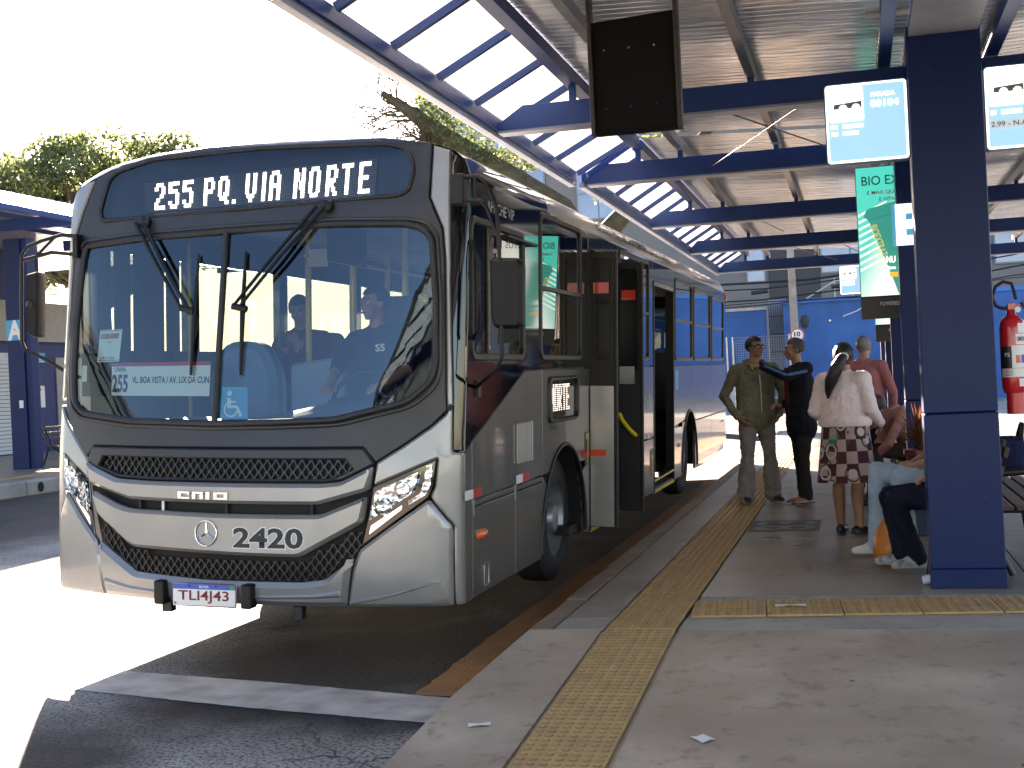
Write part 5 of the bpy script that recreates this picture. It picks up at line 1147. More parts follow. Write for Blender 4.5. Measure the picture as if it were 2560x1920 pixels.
        if lw == 2:                    # sandals: bare foot on a thin sole
            add('skin', ellseg(ft + V(0, 0, .035) - td * .04, ft + td * .13 + V(0, 0, .03), (.034, .028), (.042, .014), Vector((td.y, -td.x, 0)))); add('shoe', ellseg(ft - td * .06 + V(0, 0, .008), ft + td * .17 + V(0, 0, .008), (.040, .008), (.046, .008), Vector((td.y, -td.x, 0))))
            for q in range(5): o_ = Vector((td.y, -td.x, 0)) * (q - 2) * .016; add('skin', ellseg(ft + td * .13 + o_ + V(0, 0, .026), ft + td * (.165 - abs(q - 1.5) * .008) + o_ + V(0, 0, .022), .010, .009))
        else:
            hh = .05 if not lw else .036
            add(sk, ellseg(ft - td * .045 + V(0, 0, hh), ft + td * .06 + V(0, 0, hh * .92), (.040, hh * .95), (.043, hh * .85), Vector((td.y, -td.x, 0))), ellseg(ft + td * .06 + V(0, 0, hh * .8), ft + td * .155 + V(0, 0, .030), (.045, hh * .75), (.038, .026), Vector((td.y, -td.x, 0))))
            add('sole', ellseg(ft - td * .055 + V(0, 0, .012), ft + td * .155 + V(0, 0, .012), (.042, .012), (.044, .012), Vector((td.y, -td.x, 0))))
    for e in P.get('extra', ()): add(e[0], ellseg(*e[1:]))
    mb = MB()
    for k, s in prim: seg_mesh(mb, s); s['fr'] = (*seg_frame(s), 0)
    tmp = mb.build('tmp', HAIRB); md = tmp.modifiers.new('r', 'REMESH'); md.mode = 'VOXEL'; md.voxel_size = voxel
    dg = bpy.context.evaluated_depsgraph_get(); me = bpy.data.meshes.new_from_object(tmp.evaluated_get(dg)); me.name = 'body'
    bpy.data.objects.remove(tmp)
    me.materials.clear(); bm = bmesh.new(); bm.from_mesh(me)
    for _ in range(2): bmesh.ops.smooth_vert(bm, verts=bm.verts[:], factor=.5, use_axis_x=True, use_axis_y=True, use_axis_z=True)
    keys = ['skin', 'top', 'bot', 'shoe', 'sole', 'trim']; segs = [(keys.index(k), s, s['a'].lerp(s['b'], .5), (s['a'] - s['b']).length * .5 + max(*s['ra'], *s['rb']) + .03) for k, s in prim]
    for v in bm.verts:
        best = 9; bk = 0; co = v.co
        for k, s, c_, rad in segs:
            if (co - c_).length_squared > rad * rad: continue
            d_ = seg_dist(s, co)
            if d_ < best: best = d_; bk = k
        v.index = bk
    for f in bm.faces:
        ks = [v.index for v in f.verts]; f.material_index = max(set(ks), key=ks.count); f.smooth = True
    bm.verts.index_update()
    amp = P.get('folds', .006); vn = []
    cl = {}
    for f in bm.faces:
        for v in f.verts: cl[v.index] = f.material_index
    bm.normal_update()
    for v in bm.verts:
        if cl.get(v.index) in (1, 2): v.co += v.normal * (amp * noise.noise(Vector((v.co.x * 11, v.co.y * 11, v.co.z * 16))) + amp * .6 * noise.noise(v.co * 31))
    bm.to_mesh(me); bm.free()
    for m_ in (P['skin'], top, bot, P['shoe'], P.get('sole', P['shoe']), P.get('trim', top)): me.materials.append(m_)
    body = fin('body', me, root)
    # face details
    if P.get('face', True):
        fb = MB(); wb = MB()
        for s_ in (-1, 1):
            c_ = h(s_ * .031, -.079, .008); seg_mesh(wb, ellseg(c_ - hx * .010, c_ + hx * .010, .0085, .0085), 8); c2 = h(s_ * .030, -.0865, .008); seg_mesh(fb, ellseg(c2 - hx * .001, c2 + hx * .001, .005, .005), 8)
            seg_mesh(fb, ellseg(h(s_ * .016, -.092, .031), h(s_ * .048, -.083, .033), (.004, .006), (.003, .004)), 8)
        fb.build('eyes', HAIRB, root, 60); wb.build('eye_whites', mat('eye_white', (.55, .53, .5), .3), root, 60)
        lb = MB(); seg_mesh(lb, ellseg(h(-.02, -.0945, -.056), h(.02, -.0945, -.056), (.005, .006), (.005, .006)), 8); lb.build('mouth', mat('lips', (.22, .075, .06), .5), root, 60)
    if P.get('glasses'):
        gb = MB()
        for s_ in (-1, 1):
            gb.tube([h(s_ * .034 + .028 * math.cos(a), -.1005 + .006 * abs(math.cos(a)), .006 + .020 * math.sin(a)) for a in [i * math.pi / 8 for i in range(16)]], .0035, 6, closed=True); gb.tube([h(s_ * .062, -.095, .012), h(s_ * .075, -.02, .016), h(s_ * .074, .02, .012)], .003, 6)
        gb.tube([h(-.008, -.104, .012), h(.008, -.104, .012)], .003, 6).build('glasses', BLACK, root, 60)
    # hair: a shell over the skull cut at the hairline
    hm, style = P['hair'], P.get('style', 'short'); hb = MB(); N, K = 28, 16; vs = []; keep = []
    for layer in (0, 1):
        for i in range(K + 1):
            th = math.pi * i / K
            for j in range(N):
                a = 2 * math.pi * j / N; dx, dy, dz = math.sin(th) * math.cos(a), math.sin(th) * math.sin(a), math.cos(th)
                rr_ = (1.0 if layer else .93) * (1.07 if style == 'long' else 1) * (1 + .03 * noise.noise(Vector((dx * 6, dy * 6, dz * 6)))); vs.append(h(dx * .083 * rr_, .014 + dy * .104 * rr_, .030 + dz * (.100 if dz > 0 else .095) * rr_))
    def vis(i, j):
        th = math.pi * (i + .5) / K; a = 2 * math.pi * (j + .5) / N; dy = math.sin(th) * math.sin(a); dz = math.cos(th); dx = abs(math.sin(th) * math.cos(a))
        if style == 'short': lim = .42 if dy < -.35 else (.0 if dy < .1 else -.55)
        else: lim = .40 if dy < -.45 else (-.25 if dy < .1 else -.8)
        if style == 'bald': lim = .55 if dy > .5 else 2 if dz > .1 else -.5
        return dz > lim - .12 * dx
    fs = []; o1 = (K + 1) * N
    for i in range(K):
        for j in range(N):
            if vis(i, j):
                q = (i * N + j, i * N + (j + 1) % N, (i + 1) * N + (j + 1) % N, (i + 1) * N + j); fs.append(tuple(o1 + k for k in q))
                for (di, dj), (e0, e1) in (((0, 1), (1, 2)), ((0, -1), (3, 0)), ((1, 0), (2, 3))):
                    if i + di < K and not vis(i + di, (j + dj) % N): fs.append((o1 + q[e0], o1 + q[e1], q[e1], q[e0]))
    hb.add(vs, fs)
    for tpath in P.get('tail', ()): hb.tube([h(*p[:3]) for p in tpath], [p[3] for p in tpath], 10)
    hb.build('hair', hm, root, 60)
    return root, body
def stand(**k):
    d = dict(knL=(-.10, -.02, .49), anL=(-.11, .0, .085), knR=(.10, -.02, .49), anR=(.11, .0, .085), elL=(-.27, .03, 1.13), wrL=(-.26, -.06, .89), elR=(.27, .03, 1.13), wrR=(.26, -.06, .89), hdL=((0, -.1, -1), (1, 0, 0)), hdR=((0, -.1, -1), (-1, 0, 0)))
    d.update(k); return d
Z0 = .176
# 1 man in an olive jacket, hands in his jacket pockets, looking to the right
root, body = person('man in olive zip jacket and grey trousers standing at the platform edge', (.80, 14.25, Z0), .42, stand(top=cloth('olive_jacket', (.16, .15, .10)), bottom=cloth('grey_trousers', (.23, .205, .185)), skin=SK2, shoe=mat('dark_shoe', (.012, .012, .016), .5), sole=mat('pale_sole', (.35, .33, .3), .6), hair=HAIRB, glasses=True, headyaw=.42, jacket=.93, bulk=1.12, leg=1.1, flare=.085, shw=.20,
    hip=(0, .01, .93), chest=(0, .0, 1.30), neck=(0, .0, 1.50), head=(.01, -.02, 1.645), elL=(-.33, .06, 1.15), wrL=(-.235, -.06, .93), elR=(.34, .05, 1.15), wrR=(.235, -.07, .94), hdL=((.5, -.4, -.7), (1, 0, 0)), hdR=((-.5, -.4, -.7), (-1, 0, 0)),
    knL=(-.13, -.03, .50), anL=(-.16, .0, .085), knR=(.12, -.02, .50), anR=(.15, .01, .085), folds=.010))
b = MB(); b.tube([(.0, -.150, 1.36), (.0, -.166, 1.25), (.0, -.172, 1.1), (.0, -.170, .97)], .006, 6).build('zip', STEEL, root)
b = MB(); b.tube([(-.10, .02, 1.50), (-.085, -.06, 1.485), (-.03, -.105, 1.43), (.0, -.12, 1.40)], [.025, .025, .02, .01], 8).tube([(.10, .02, 1.50), (.085, -.06, 1.485), (.03, -.105, 1.43), (.0, -.12, 1.40)], [.025, .025, .02, .01], 8).tube([(-.10, .02, 1.50), (-.05, .075, 1.51), (.05, .075, 1.51), (.10, .02, 1.50)], .024, 8).build('collar', MATS['olive_jacket'], root, 60)
MB().lathe([(.17, .0), (.185, .06), (.18, .1)], 24, Matrix.Translation((0, .0, .86)) @ Matrix.Diagonal((1.06, .76, 1, 1)), cap=False).build('shirt_hem', cloth('dark_grey_tee', (.035, .038, .042)), root, 60)
# 2 man in a dark jacket pointing to the left
root, body = person('grey haired man in black jacket over red shirt pointing left with one arm', (1.27, 14.05, Z0), -1.15, stand(top=cloth('black_jacket', (.010, .011, .017)), bottom=cloth('dark_olive_trousers', (.022, .021, .016)), skin=SK2, shoe=mat('sandal', (.05, .02, .015), .7), hair=HAIRG, shoelow=2, jacket=.80, bulk=1.06, leg=1.02, trim=mat('sleeve_blue', (.03, .12, .28), .6), headyaw=-.12, hip=(0, 0, .90), chest=(0, .0, 1.26), neck=(0, -.01, 1.46), head=(0, -.04, 1.60),
    elL=(-.24, .10, 1.12), wrL=(-.12, -.16, 1.03), hdL=((.3, -.9, .1), (0, 0, -1), .6), shR=(.20, .0, 1.40), elR=(.235, -.24, 1.33), wrR=(.16, -.47, 1.45), hdR=((-.1, -1, .12), (-.2, 0, -1), .25, True),
    knL=(-.10, .0, .48), anL=(-.13, .04, .085), knR=(.09, -.03, .48), anR=(.10, -.01, .085), extra=(('trim', (.262, -.03, 1.375), (.275, -.22, 1.345), .018, .018), ('trim', (.277, -.25, 1.345), (.205, -.44, 1.445), .015, .012))))
MB().prism([(-.05, .86), (.05, .86), (.055, 1.30), (.035, 1.42), (-.035, 1.42), (-.055, 1.30)], 0, .012, Matrix.Translation((0, -.135, 0)) @ Matrix.Rotation(R(90), 4, 'X')).build('shirt_front', cloth('red_shirt', (.13, .012, .015)), root)
# 3 woman in pink cardigan, seen from behind
skirtm = None
def skirt_mat():
    m = bpy.data.materials.new('patterned_skirt'); m.use_nodes = True; n = m.node_tree; b = n.nodes['Principled BSDF']; L = n.links.new; b.inputs['Roughness'].default_value = .85
    uv = n.nodes.new('ShaderNodeTexCoord'); sp = n.nodes.new('ShaderNodeSeparateXYZ'); L(uv.outputs['Object'], sp.inputs[0])
    at = n.nodes.new('ShaderNodeMath'); at.operation = 'ARCTAN2'; L(sp.outputs[0], at.inputs[0]); L(sp.outputs[1], at.inputs[1])
    cb = n.nodes.new('ShaderNodeCombineXYZ'); k = n.nodes.new('ShaderNodeMath'); k.operation = 'MULTIPLY'; k.inputs[1].default_value = .23; L(at.outputs[0], k.inputs[0]); L(k.outputs[0], cb.inputs[0]); L(sp.outputs[2], cb.inputs[1])
    def mix(f, a, b_):
        x = n.nodes.new('ShaderNodeMix'); x.data_type = 'RGBA'; L(f, x.inputs[0])
        for i, v in ((6, a), (7, b_)):
            if isinstance(v, tuple): x.inputs[i].default_value = (*v, 1)
            else: L(v, x.inputs[i])
        return x.outputs[2]
    ck = n.nodes.new('ShaderNodeTexChecker'); ck.inputs['Scale'].default_value = 10.0; L(cb.outputs[0], ck.inputs[0])
    vo = n.nodes.new('ShaderNodeTexVoronoi'); vo.inputs['Scale'].default_value = 4.6; L(cb.outputs[0], vo.inputs['Vector'])
    sc = n.nodes.new('ShaderNodeSeparateColor'); L(vo.outputs['Color'], sc.inputs[0])
    def rng(x, a, b_):
        r = n.nodes.new('ShaderNodeMapRange'); r.inputs[1].default_value = a; r.inputs[2].default_value = b_; L(x, r.inputs[0]); return r.outputs[0]
    col = mix(ck.outputs[1], (.42, .30, .255), (.075, .012, .016))
    # white and black arcs
    def band(x, a, w_):
        k1 = n.nodes.new('ShaderNodeMath'); k1.operation = 'SUBTRACT'; L(x, k1.inputs[0]); k1.inputs[1].default_value = a
        k2 = n.nodes.new('ShaderNodeMath'); k2.operation = 'ABSOLUTE'; L(k1.outputs[0], k2.inputs[0]); return rng(k2.outputs[0], w_, w_ * .6)
    v2 = n.nodes.new('ShaderNodeTexVoronoi'); v2.inputs['Scale'].default_value = 6.0; L(cb.outputs[0], v2.inputs['Vector'])
    col = mix(band(v2.outputs['Distance'], .40, .045), col, (.52, .47, .43)); col = mix(band(v2.outputs['Distance'], .52, .03), col, (.02, .015, .015))
    # palm fronds
    w2 = n.nodes.new('ShaderNodeTexWave'); w2.inputs['Scale'].default_value = 26; w2.inputs['Distortion'].default_value = 2.5; w2.bands_direction = 'DIAGONAL'; L(cb.outputs[0], w2.inputs['Vector'])
    a1 = n.nodes.new('ShaderNodeMath'); a1.operation = 'MULTIPLY'; L(rng(vo.outputs['Distance'], .60, .5), a1.inputs[0]); L(rng(sc.outputs[1], .38, .40), a1.inputs[1])
    a2 = n.nodes.new('ShaderNodeMath'); a2.operation = 'MULTIPLY'; L(a1.outputs[0], a2.inputs[0]); L(rng(w2.outputs[1], .3, .4), a2.inputs[1])
    col = mix(a2.outputs[0], col, (.03, .27, .22)); L(col, b.inputs['Base Color']); return m
PINK = cloth('pink_knit', (.84, .68, .66), .06, 20, .5)
root, body = person('woman in pale pink cardigan and patterned skirt with long black ponytail, back turned', (1.74, 11.42, Z0), 2.72, stand(top=PINK, bottom=SK2, skin=SK2, shoe=mat('black_loafer', (.01, .01, .011), .5), hair=HAIRB, style='long', face=False, barelegs=True, shoelow=1, bulk=1.08, arm=1.06, jacket=.93, hip=(0, .0, .86), chest=(0, -.01, 1.17), neck=(0, -.02, 1.36), head=(.0, -.03, 1.47), headyaw=.55, shw=.175,
    elL=(-.25, .03, 1.04), wrL=(-.24, -.17, .92), elR=(.25, .04, 1.03), wrR=(.20, -.2, .90), hdL=((.25, -.5, -.5), (1, 0, 0), .4), hdR=((-.3, -.5, -.4), (-1, 0, 0)), knL=(-.085, .0, .46), anL=(-.10, .03, .08), knR=(.08, .0, .46), anR=(.10, -.05, .08), toeL=-.35, toeR=.25,
    tail=([(0, .10, .035, .030), (.03, .145, .0, .045), (.085, .165, -.09, .055), (.13, .15, -.19, .05), (.15, .13, -.27, .03), (.155, .12, -.33, .008)], [(0.0, .11, .02, .03), (.05, .15, -.05, .035), (.10, .13, -.16, .04), (.16, .10, -.26, .012)])))
b = MB(); N = 72; rows = 10
for i in range(rows + 1):
    t = i / rows
    for j in range(N):
        a = 2 * math.pi * j / N; f = 1 + (.02 + .05 * t) * math.sin(a * 9 + 1.3 * math.sin(3 * a)) * t; b.v.append((math.cos(a) * (.195 + .055 * t) * f, math.sin(a) * (.15 + .07 * t) * f, .97 - t * .53))
b.f = [(i * N + j, i * N + (j + 1) % N, (i + 1) * N + (j + 1) % N, (i + 1) * N + j) for i in range(rows) for j in range(N)]; b.m = [0] * len(b.f)
b.build('skirt', skirt_mat(), root, 60)
MB().lathe([(.205, .0), (.215, .035), (.208, .075)], 36, Matrix.Translation((0, 0, .905)) @ Matrix.Diagonal((1.08, .82, 1, 1)), cap=False).build('cardigan_hem', cloth('pink_rib', (.80, .64, .62)), root, 60)
b = MB(); b.tube([Vector((0, -.03, 1.47)) + Matrix.Rotation(.55, 3, 'Z') @ Vector((.012 + .03 * math.cos(a), .142 + .012 * math.sin(a), .012 + .03 * math.sin(a))) for a in [i * math.pi / 6 for i in range(12)]], .009, 6, closed=True).build('hair_tie', WHITEP, root, 60)
# 4 man in a dusty red shirt behind her
person('man in dusty red shirt standing behind the woman in pink', (1.93, 15.0, Z0), 2.9, stand(top=cloth('dusty_red_shirt', (.38, .13, .13)), bottom=cloth('dark_trousers', (.015, .016, .02)), skin=SK3, shoe=mat('beige_shoe', (.35, .26, .19), .6), hair=mat('hair_white', (.20, .195, .19), .6, bump=.5, bscale=90), face=False, bulk=1.08, elR=(.30, .02, 1.10), wrR=(.26, -.1, .86), elL=(-.30, .02, 1.10), wrL=(-.27, -.1, .86), head=(0, -.02, 1.60), jacket=.86))
# 5 woman in grey sweater farther back
root, body = person('woman in grey sweater and jeans with glasses standing far down the platform', (1.98, 21.0, Z0), -.15, stand(top=cloth('grey_sweater', (.36, .35, .33)), bottom=cloth('blue_jeans', (.025, .04, .085)), skin=SK2, shoe=mat('dark_shoe', (.012, .012, .016)), hair=HAIRD, glasses=True, style='short', jacket=.88, bulk=1.02, head=(0, -.02, 1.62), neck=(0, .0, 1.48), chest=(0, 0, 1.27), elL=(-.25, .03, 1.12), wrL=(-.05, -.19, 1.12), hdL=((1, -.2, .1), (0, 1, 0)), elR=(.28, .03, 1.12), wrR=(.12, -.20, 1.06), hdR=((-1, -.2, .1), (0, 1, 0))))
MB().box((-.13, -.27, 1.05), (.13, -.255, 1.17)).build('held_papers', WHITEP, root); MB().tube([(-.14, -.03, 1.45), (-.10, -.14, 1.25), (.05, -.15, 1.0), (.2, -.06, .85)], .012, 6).build('bag_strap', BLACK, root)
# seated people
def sit(**k):
    d = dict(hip=(0, .0, .52), chest=(0, .03, .88), neck=(0, .02, 1.08), head=(0, -.02, 1.22), knL=(-.11, -.44, .55), anL=(-.12, -.46, .085), knR=(.11, -.44, .55), anR=(.12, -.44, .085), elL=(-.26, -.05, .72), wrL=(-.14, -.26, .64), elR=(.26, -.05, .72), wrR=(.14, -.26, .64), hdL=((.3, -1, -.1), (0, 0, -1), .4), hdR=((-.3, -1, -.1), (0, 0, -1), .4))
    d.update(k); return d
WSH = mat('white_sneaker', (.62, .61, .58), .55); LJ = cloth('light_jeans', (.34, .46, .55), .2, 7)
person('seated person in light blue jeans, black top and white sneakers', (2.44, 9.98, Z0), R(-90), sit(top=cloth('black_top', (.010, .010, .011)), bottom=LJ, skin=SK1, shoe=WSH, hair=HAIRD, style='long', short=True, leg=1.12, knL=(-.16, -.47, .62), anL=(-.10, -.50, .085), knR=(.09, -.32, .61), anR=(.10, -.26, .085), elL=(-.25, -.02, .78), wrL=(-.13, -.20, .68), wrR=(.12, -.18, .68)))
person('seated person in dark navy track trousers and white and grey trainers', (2.50, 9.36, Z0), R(-90), sit(top=cloth('navy_top', (.012, .014, .03)), bottom=cloth('navy_track', (.009, .010, .022)), skin=SK1, shoe=mat('grey_white_trainer', (.45, .44, .41), .6, scale=18, col2=(.10, .12, .14), detail=1), sole=mat('cream_sole', (.40, .35, .28), .6), hair=HAIRB, leg=1.08, knL=(-.09, -.47, .50), anL=(-.06, -.40, .10), knR=(.15, -.44, .50), anR=(.10, -.30, .10), wrL=(-.12, -.14, .64), wrR=(.12, -.14, .64), face=False))
person('seated person in dusty pink top bending forward on the further bench', (2.42, 13.9, Z0), R(-80), sit(top=cloth('dusty_pink', (.42, .19, .165)), bottom=cloth('brown_trousers', (.05, .028, .02)), skin=SK2, shoe=BLACK, hair=HAIRD, face=False, chest=(0, -.18, .82), neck=(0, -.32, .92), head=(0, -.42, .98), elL=(-.24, -.34, .62), wrL=(-.1, -.45, .5), elR=(.24, -.34, .62), wrR=(.1, -.45, .5)))
# people inside the bus (placed in the bus, but things of their own)
bm_ = Matrix.Translation(BUS.location) @ BUS.rotation_euler.to_matrix().to_4x4()
root, body = person('bus driver in a black t-shirt behind the windscreen', bm_ @ Vector((-.88, 1.16, .88)), -.1, sit(top=cloth('black_tee', (.012, .012, .013)), bottom=cloth('black_trousers', (.01, .01, .012)), skin=SK2, shoe=BLACK, hair=HAIRB, short=True, headyaw=-.5, elL=(-.27, -.12, .78), wrL=(-.2, -.34, .68), elR=(.27, -.12, .78), wrR=(.2, -.34, .68)))
text('S5', 'shirt_mark', WHITEP, lambda u, v, w_: Vector((u, -.104 - w_, v)), (.03, .90, .10, .95), 0, root, bold=.03)
root, body = person('passenger in a dark red top looking at a phone inside the bus', bm_ @ Vector((-2.26, 2.98, .92)), .15, sit(top=cloth('dark_red_top', (.16, .015, .03)), bottom=LJ, skin=SK3, shoe=WSH, hair=HAIRD, style='long', headpitch=.35, elL=(-.24, -.12, .74), wrL=(-.06, -.30, .88), elR=(.24, -.12, .74), wrR=(.06, -.30, .88), hdL=((.2, -.3, .8), (0, 1, 0), .5), hdR=((-.2, -.3, .8), (0, 1, 0), .5)))
tag(MB().box((-.035, -.005, -.07), (.035, .005, .07)).build('phone', BLACKG), 'dark phone held by the passenger inside the bus', 'phone').location = bm_ @ Vector((-2.30, 2.60, 1.90))

# carried and standing objects
t = thing('plastic_bag', 'orange plastic shopping bag on the floor between the seated people', 'bag', (2.03, 9.72, Z0))
b = MB(); N = 28; rw = [(.02, .0), (.09, .004), (.115, .03), (.125, .09), (.118, .17), (.09, .24), (.05, .30), (.03, .34)]
for i, (r_, z) in enumerate(rw):
    for j in range(N):
        a = 2 * math.pi * j / N; k = 1 + .10 * noise.noise(Vector((math.cos(a) * 2.2, math.sin(a) * 2.2, z * 9))) + .05 * math.sin(a * 7 + z * 30); b.v.append((r_ * k * math.cos(a) * .95, r_ * k * math.sin(a) * 1.15, z))
b.f = [(i * N + j, i * N + (j + 1) % N, (i + 1) * N + (j + 1) % N, (i + 1) * N + j) for i in range(len(rw) - 1) for j in range(N)]; b.m = [0] * len(b.f)
b.build('bag_body', translucent('orange_plastic', (.75, .28, .05), .35, .35, .2, 14), t, 60); MB().tube([(-.03, 0, .33), (-.04, 0, .42), (.0, .02, .45), (.04, 0, .42), (.03, 0, .33)], .008, 6).build('bag_handle', MATS['orange_plastic'], t, 60)
t = thing('plant_pot', 'dark red plant pot with a dry spiky plant before the letter E column', 'plant', (2.34, 11.45, .58))
MB().lathe([(.0, 0), (.09, 0), (.125, .24), (.14, .245), (.14, .285), (.122, .285), (.118, .25), (0, .25)], 28).build('pot', mat('pot_red', (.16, .018, .02), .4, coat=.3, var=.15), t, 40)
b = MB(); random.seed(3)
for i in range(95):
    a = random.uniform(0, 6.28); el = random.uniform(.1, 1.45); L_ = random.uniform(.22, .40); d = Vector((math.cos(a) * math.cos(el), math.sin(a) * math.cos(el), math.sin(el))); o_ = Vector((random.uniform(-.03, .03), random.uniform(-.03, .03), .27 + random.uniform(0, .12))); s_ = d.cross(Vector((0, 0, 1))).normalized() * .009; m1 = o_ + d * L_ * .6; m2 = o_ + d * L_ - Vector((0, 0, .05 * (1.6 - el)))
    b.add([o_ - s_, o_ + s_, m1 + s_, m1 - s_, m2], [(0, 1, 2, 3), (3, 2, 4)])
b.build('leaves', translucent('dry_leaf', (.20, .075, .03), .3, .7, .5, 20), t); MB().tube([(0, 0, .2), (.01, 0, .42)], .02, 8).build('stem', mat('stem_brown', (.08, .05, .03), .8), t)
tag(MB().box((2.06, 11.2, .17), (2.62, 11.75, .575)).build('pot_stand', mat('stand_navy', (.02, .03, .07), .6), None, bevel=.01), 'dark square stand under the red plant pot', 'stand')
t = thing('backpack', 'navy bag resting on the bench right of the nearest column', 'bag', (2.80, 9.35, .80))
MB().box((-.13, -.17, .0), (.13, .17, .26)).build('bag_body', cloth('navy_bag', (.012, .016, .05)), t, bevel=.09, seg=5); MB().tube([(.08, -.12, .24), (.10, -.05, .34), (.10, .05, .34), (.08, .12, .24)], .014, 6).build('bag_strap', BLACK, t, 60)
tag(MB().lathe([(.0, 0), (.028, 0), (.03, .05), (.026, .075), (0, .075)], 14, Matrix.Translation((2.2, 8.72, .205)) @ Matrix.Rotation(R(80), 4, 'Y')).build('crushed_cup', mat('cup_plastic', (.6, .66, .8), .25), None, 50), 'crushed pale plastic cup at the foot of the nearest column', 'cup')
# ------------------------------------------------------------------ across the road: second platform
WX = -20.9
def wl(y, z): return y * 1.194, 1.57 + (z - 1.57) * 1.194      # measured on a nearer plane, moved back to the wall
t = thing('kiosk_building', 'navy service building with grey band, shutter and door across the road', 'building', (WX, 0, .25))
KN = mat('kiosk_navy', (.018, .035, .125), .5, var=.1, scale=2); KG = mat('kiosk_grey', (.36, .34, .31), .7, var=.08)
def wf(u, v, w_): return Vector((w_, u, v - .25))
MB().box((-5, 24, 0), (0, 36.2, 3.9)).build('wall', KN, t)
MB().box((-5.02, 23.95, 3.15), (.25, 36.3, 4.28)).build('fascia_band', KG, t, bevel=.02); MB().box((-5, 24, 4.285), (.0, 33.6, 5.9)).build('upper_wall', KN, t)
SH = mat('shutter_white', (.62, .63, .64), .5)
for i in range(26): MB().box((.01, 29.2, .04 + i * .108), (.045, 32.05, .135 + i * .108)).build('shutter_slat', SH, t, bevel=.008, seg=1)
dr = MB().box((.0, 34.18, .02), (.05, 36.1, 2.72)).build('door', KG, t, bevel=.01); MB().lathe([(.03, 0), (.03, .07)], 10, Matrix.Translation((.05, 35.9, 1.2)) @ Matrix.Rotation(R(90), 4, 'Y')).build('door_knob', STEEL, dr)
for a, b2, c_, d in ((31.4, 31.95, 2.85, 3.07), (33.13, 33.67, 2.82, 3.10), (34.7, 35.11, 2.90, 3.10)):
    o = MB().box((.01, a, c_ - .25), (.03, b2, d - .25)).build('direction_sign', SKYBL, t); MB().box((.032, (a + b2) / 2 - .1, c_ - .17), (.034, (a + b2) / 2 + .1, d - .30)).build('sign_symbol', WHITEP, o); MB().box((.032, a + .06, c_ - .225), (.034, b2 - .06, c_ - .20)).build('sign_line', WHITEP, o)
o = MB().box((.01, 33.05, 1.28), (.10, 33.48, 1.90)).build('meter_box', WHITE, t, bevel=.01); MB().box((.102, 33.09, 1.76), (.104, 33.30, 1.83)).build('red_notice', REDST, o)
lc = thing('far_canopy', 'blue canopy with milky edge panes above the platform across the road', 'canopy', (-19.4, 0, 1.95))
# mirrored copy of the canopy build at its own height, edge toward the road
def far_canopy(root, beams, y0, y1):
    def X(x): return 4.94 - x            # edge on +X side
    for yb in beams:
        MB().prism([(X(-.55), 3.375), (X(2.3), 3.375), (X(2.3), 3.62), (X(-.36), 3.62), (X(-.55), 3.46)], -.05, .05, Matrix.Translation((0, yb, 0)) @ Matrix.Rotation(R(90), 4, 'X')).build('beam', BLUE2, root)
    MB().box((X(-.54), y0, 3.44), (X(-.60), y1, 3.555)).build('fascia', BLUE2, root)
    A = (X(-.55), 3.565); B = (X(.35), 4.05); q = y0
    while q < y1 - .1:
        e = min(q + 1.2, y1); MB().add([(A[0], q + .03, A[1]), (A[0], e - .03, A[1]), (B[0], e - .03, B[1]), (B[0], q + .03, B[1])], [(0, 1, 2, 3)]).build('translucent_pane', POLY, root); MB().box((-.02, -.02, 0), (.02, .02, 1.0), M=Matrix.Translation((A[0], q, A[1] - .03)) @ Matrix.Rotation(-R(61.7), 4, 'Y')).build('glazing_bar', BLUE2, root); q += 1.2
    for xp_ in (.05, 1.2, 2.2): MB().box((X(xp_) - .04, y0, 3.7), (X(xp_) + .04, y1, 3.8)).build('purlin', BLUE2, root)
    MB().add([(X(.35), y0, 4.06), (X(.35), y1, 4.06), (X(11.5), y1, 3.98), (X(11.5), y0, 3.98)], [(0, 1, 2, 3)]).build('roof_sheet', ROOFM, root)
far_canopy(lc, [-28, -22, -16, -10, -4, 2, 7, 12.6, 16.6, 20.6, 24.6, 28.6, 32.6, 36.6], -30.0, 38.0)
t = thing('far_column', 'navy column with letter A panel on the platform across the road', 'column', (-15.35, 24.55, .25)); 
MB().box((-.26, 0, 0), (.13, .36, 4.9)).build('shaft', BLUE, t, bevel=.01); MB().box((.131, .05, 0), (.27, .33, 4.9)).build('side_web', BLUE, t, bevel=.01)
fn = facing(-.26, -.002); put(flat([(.0, 2.74), (.39, 2.74), (.39, 3.17), (.0, 3.17)], w=.004), 'letter_panel', SKYBL, fn, t); text('A', 'letter', WHITE, fn, (.03, 2.74, .39, 3.17), .008, t, bold=.04)
MB().box((-.02, -.02, 1.3), (.07, -.001, 1.46)).build('socket_plate', WHITE, t)
t = thing('bench', 'brown slatted bench by the door across the road', 'bench', (-15.5, 25.6, .25))
for z in (.42, .6, .72, .84): MB().box((-.02 - (z > .5) * .08, 0, z - .03), (.03 - (z > .5) * .08, 2.0, z + .02)).build('slat', WOOD, t)
for i in range(3): MB().box((.06 + i * .12, 0, .40), (.15 + i * .12, 2.0, .43)).build('slat', WOOD, t)
for y in (.1, 1.8): MB().tube([(.45, y, 0), (.40, y, .2), (.1, y, .40), (-.1, y, .9)], .02, 8).tube([(-.15, y, 0), (.0, y, .4)], .02, 8).build('leg', DARKM, t, 60)

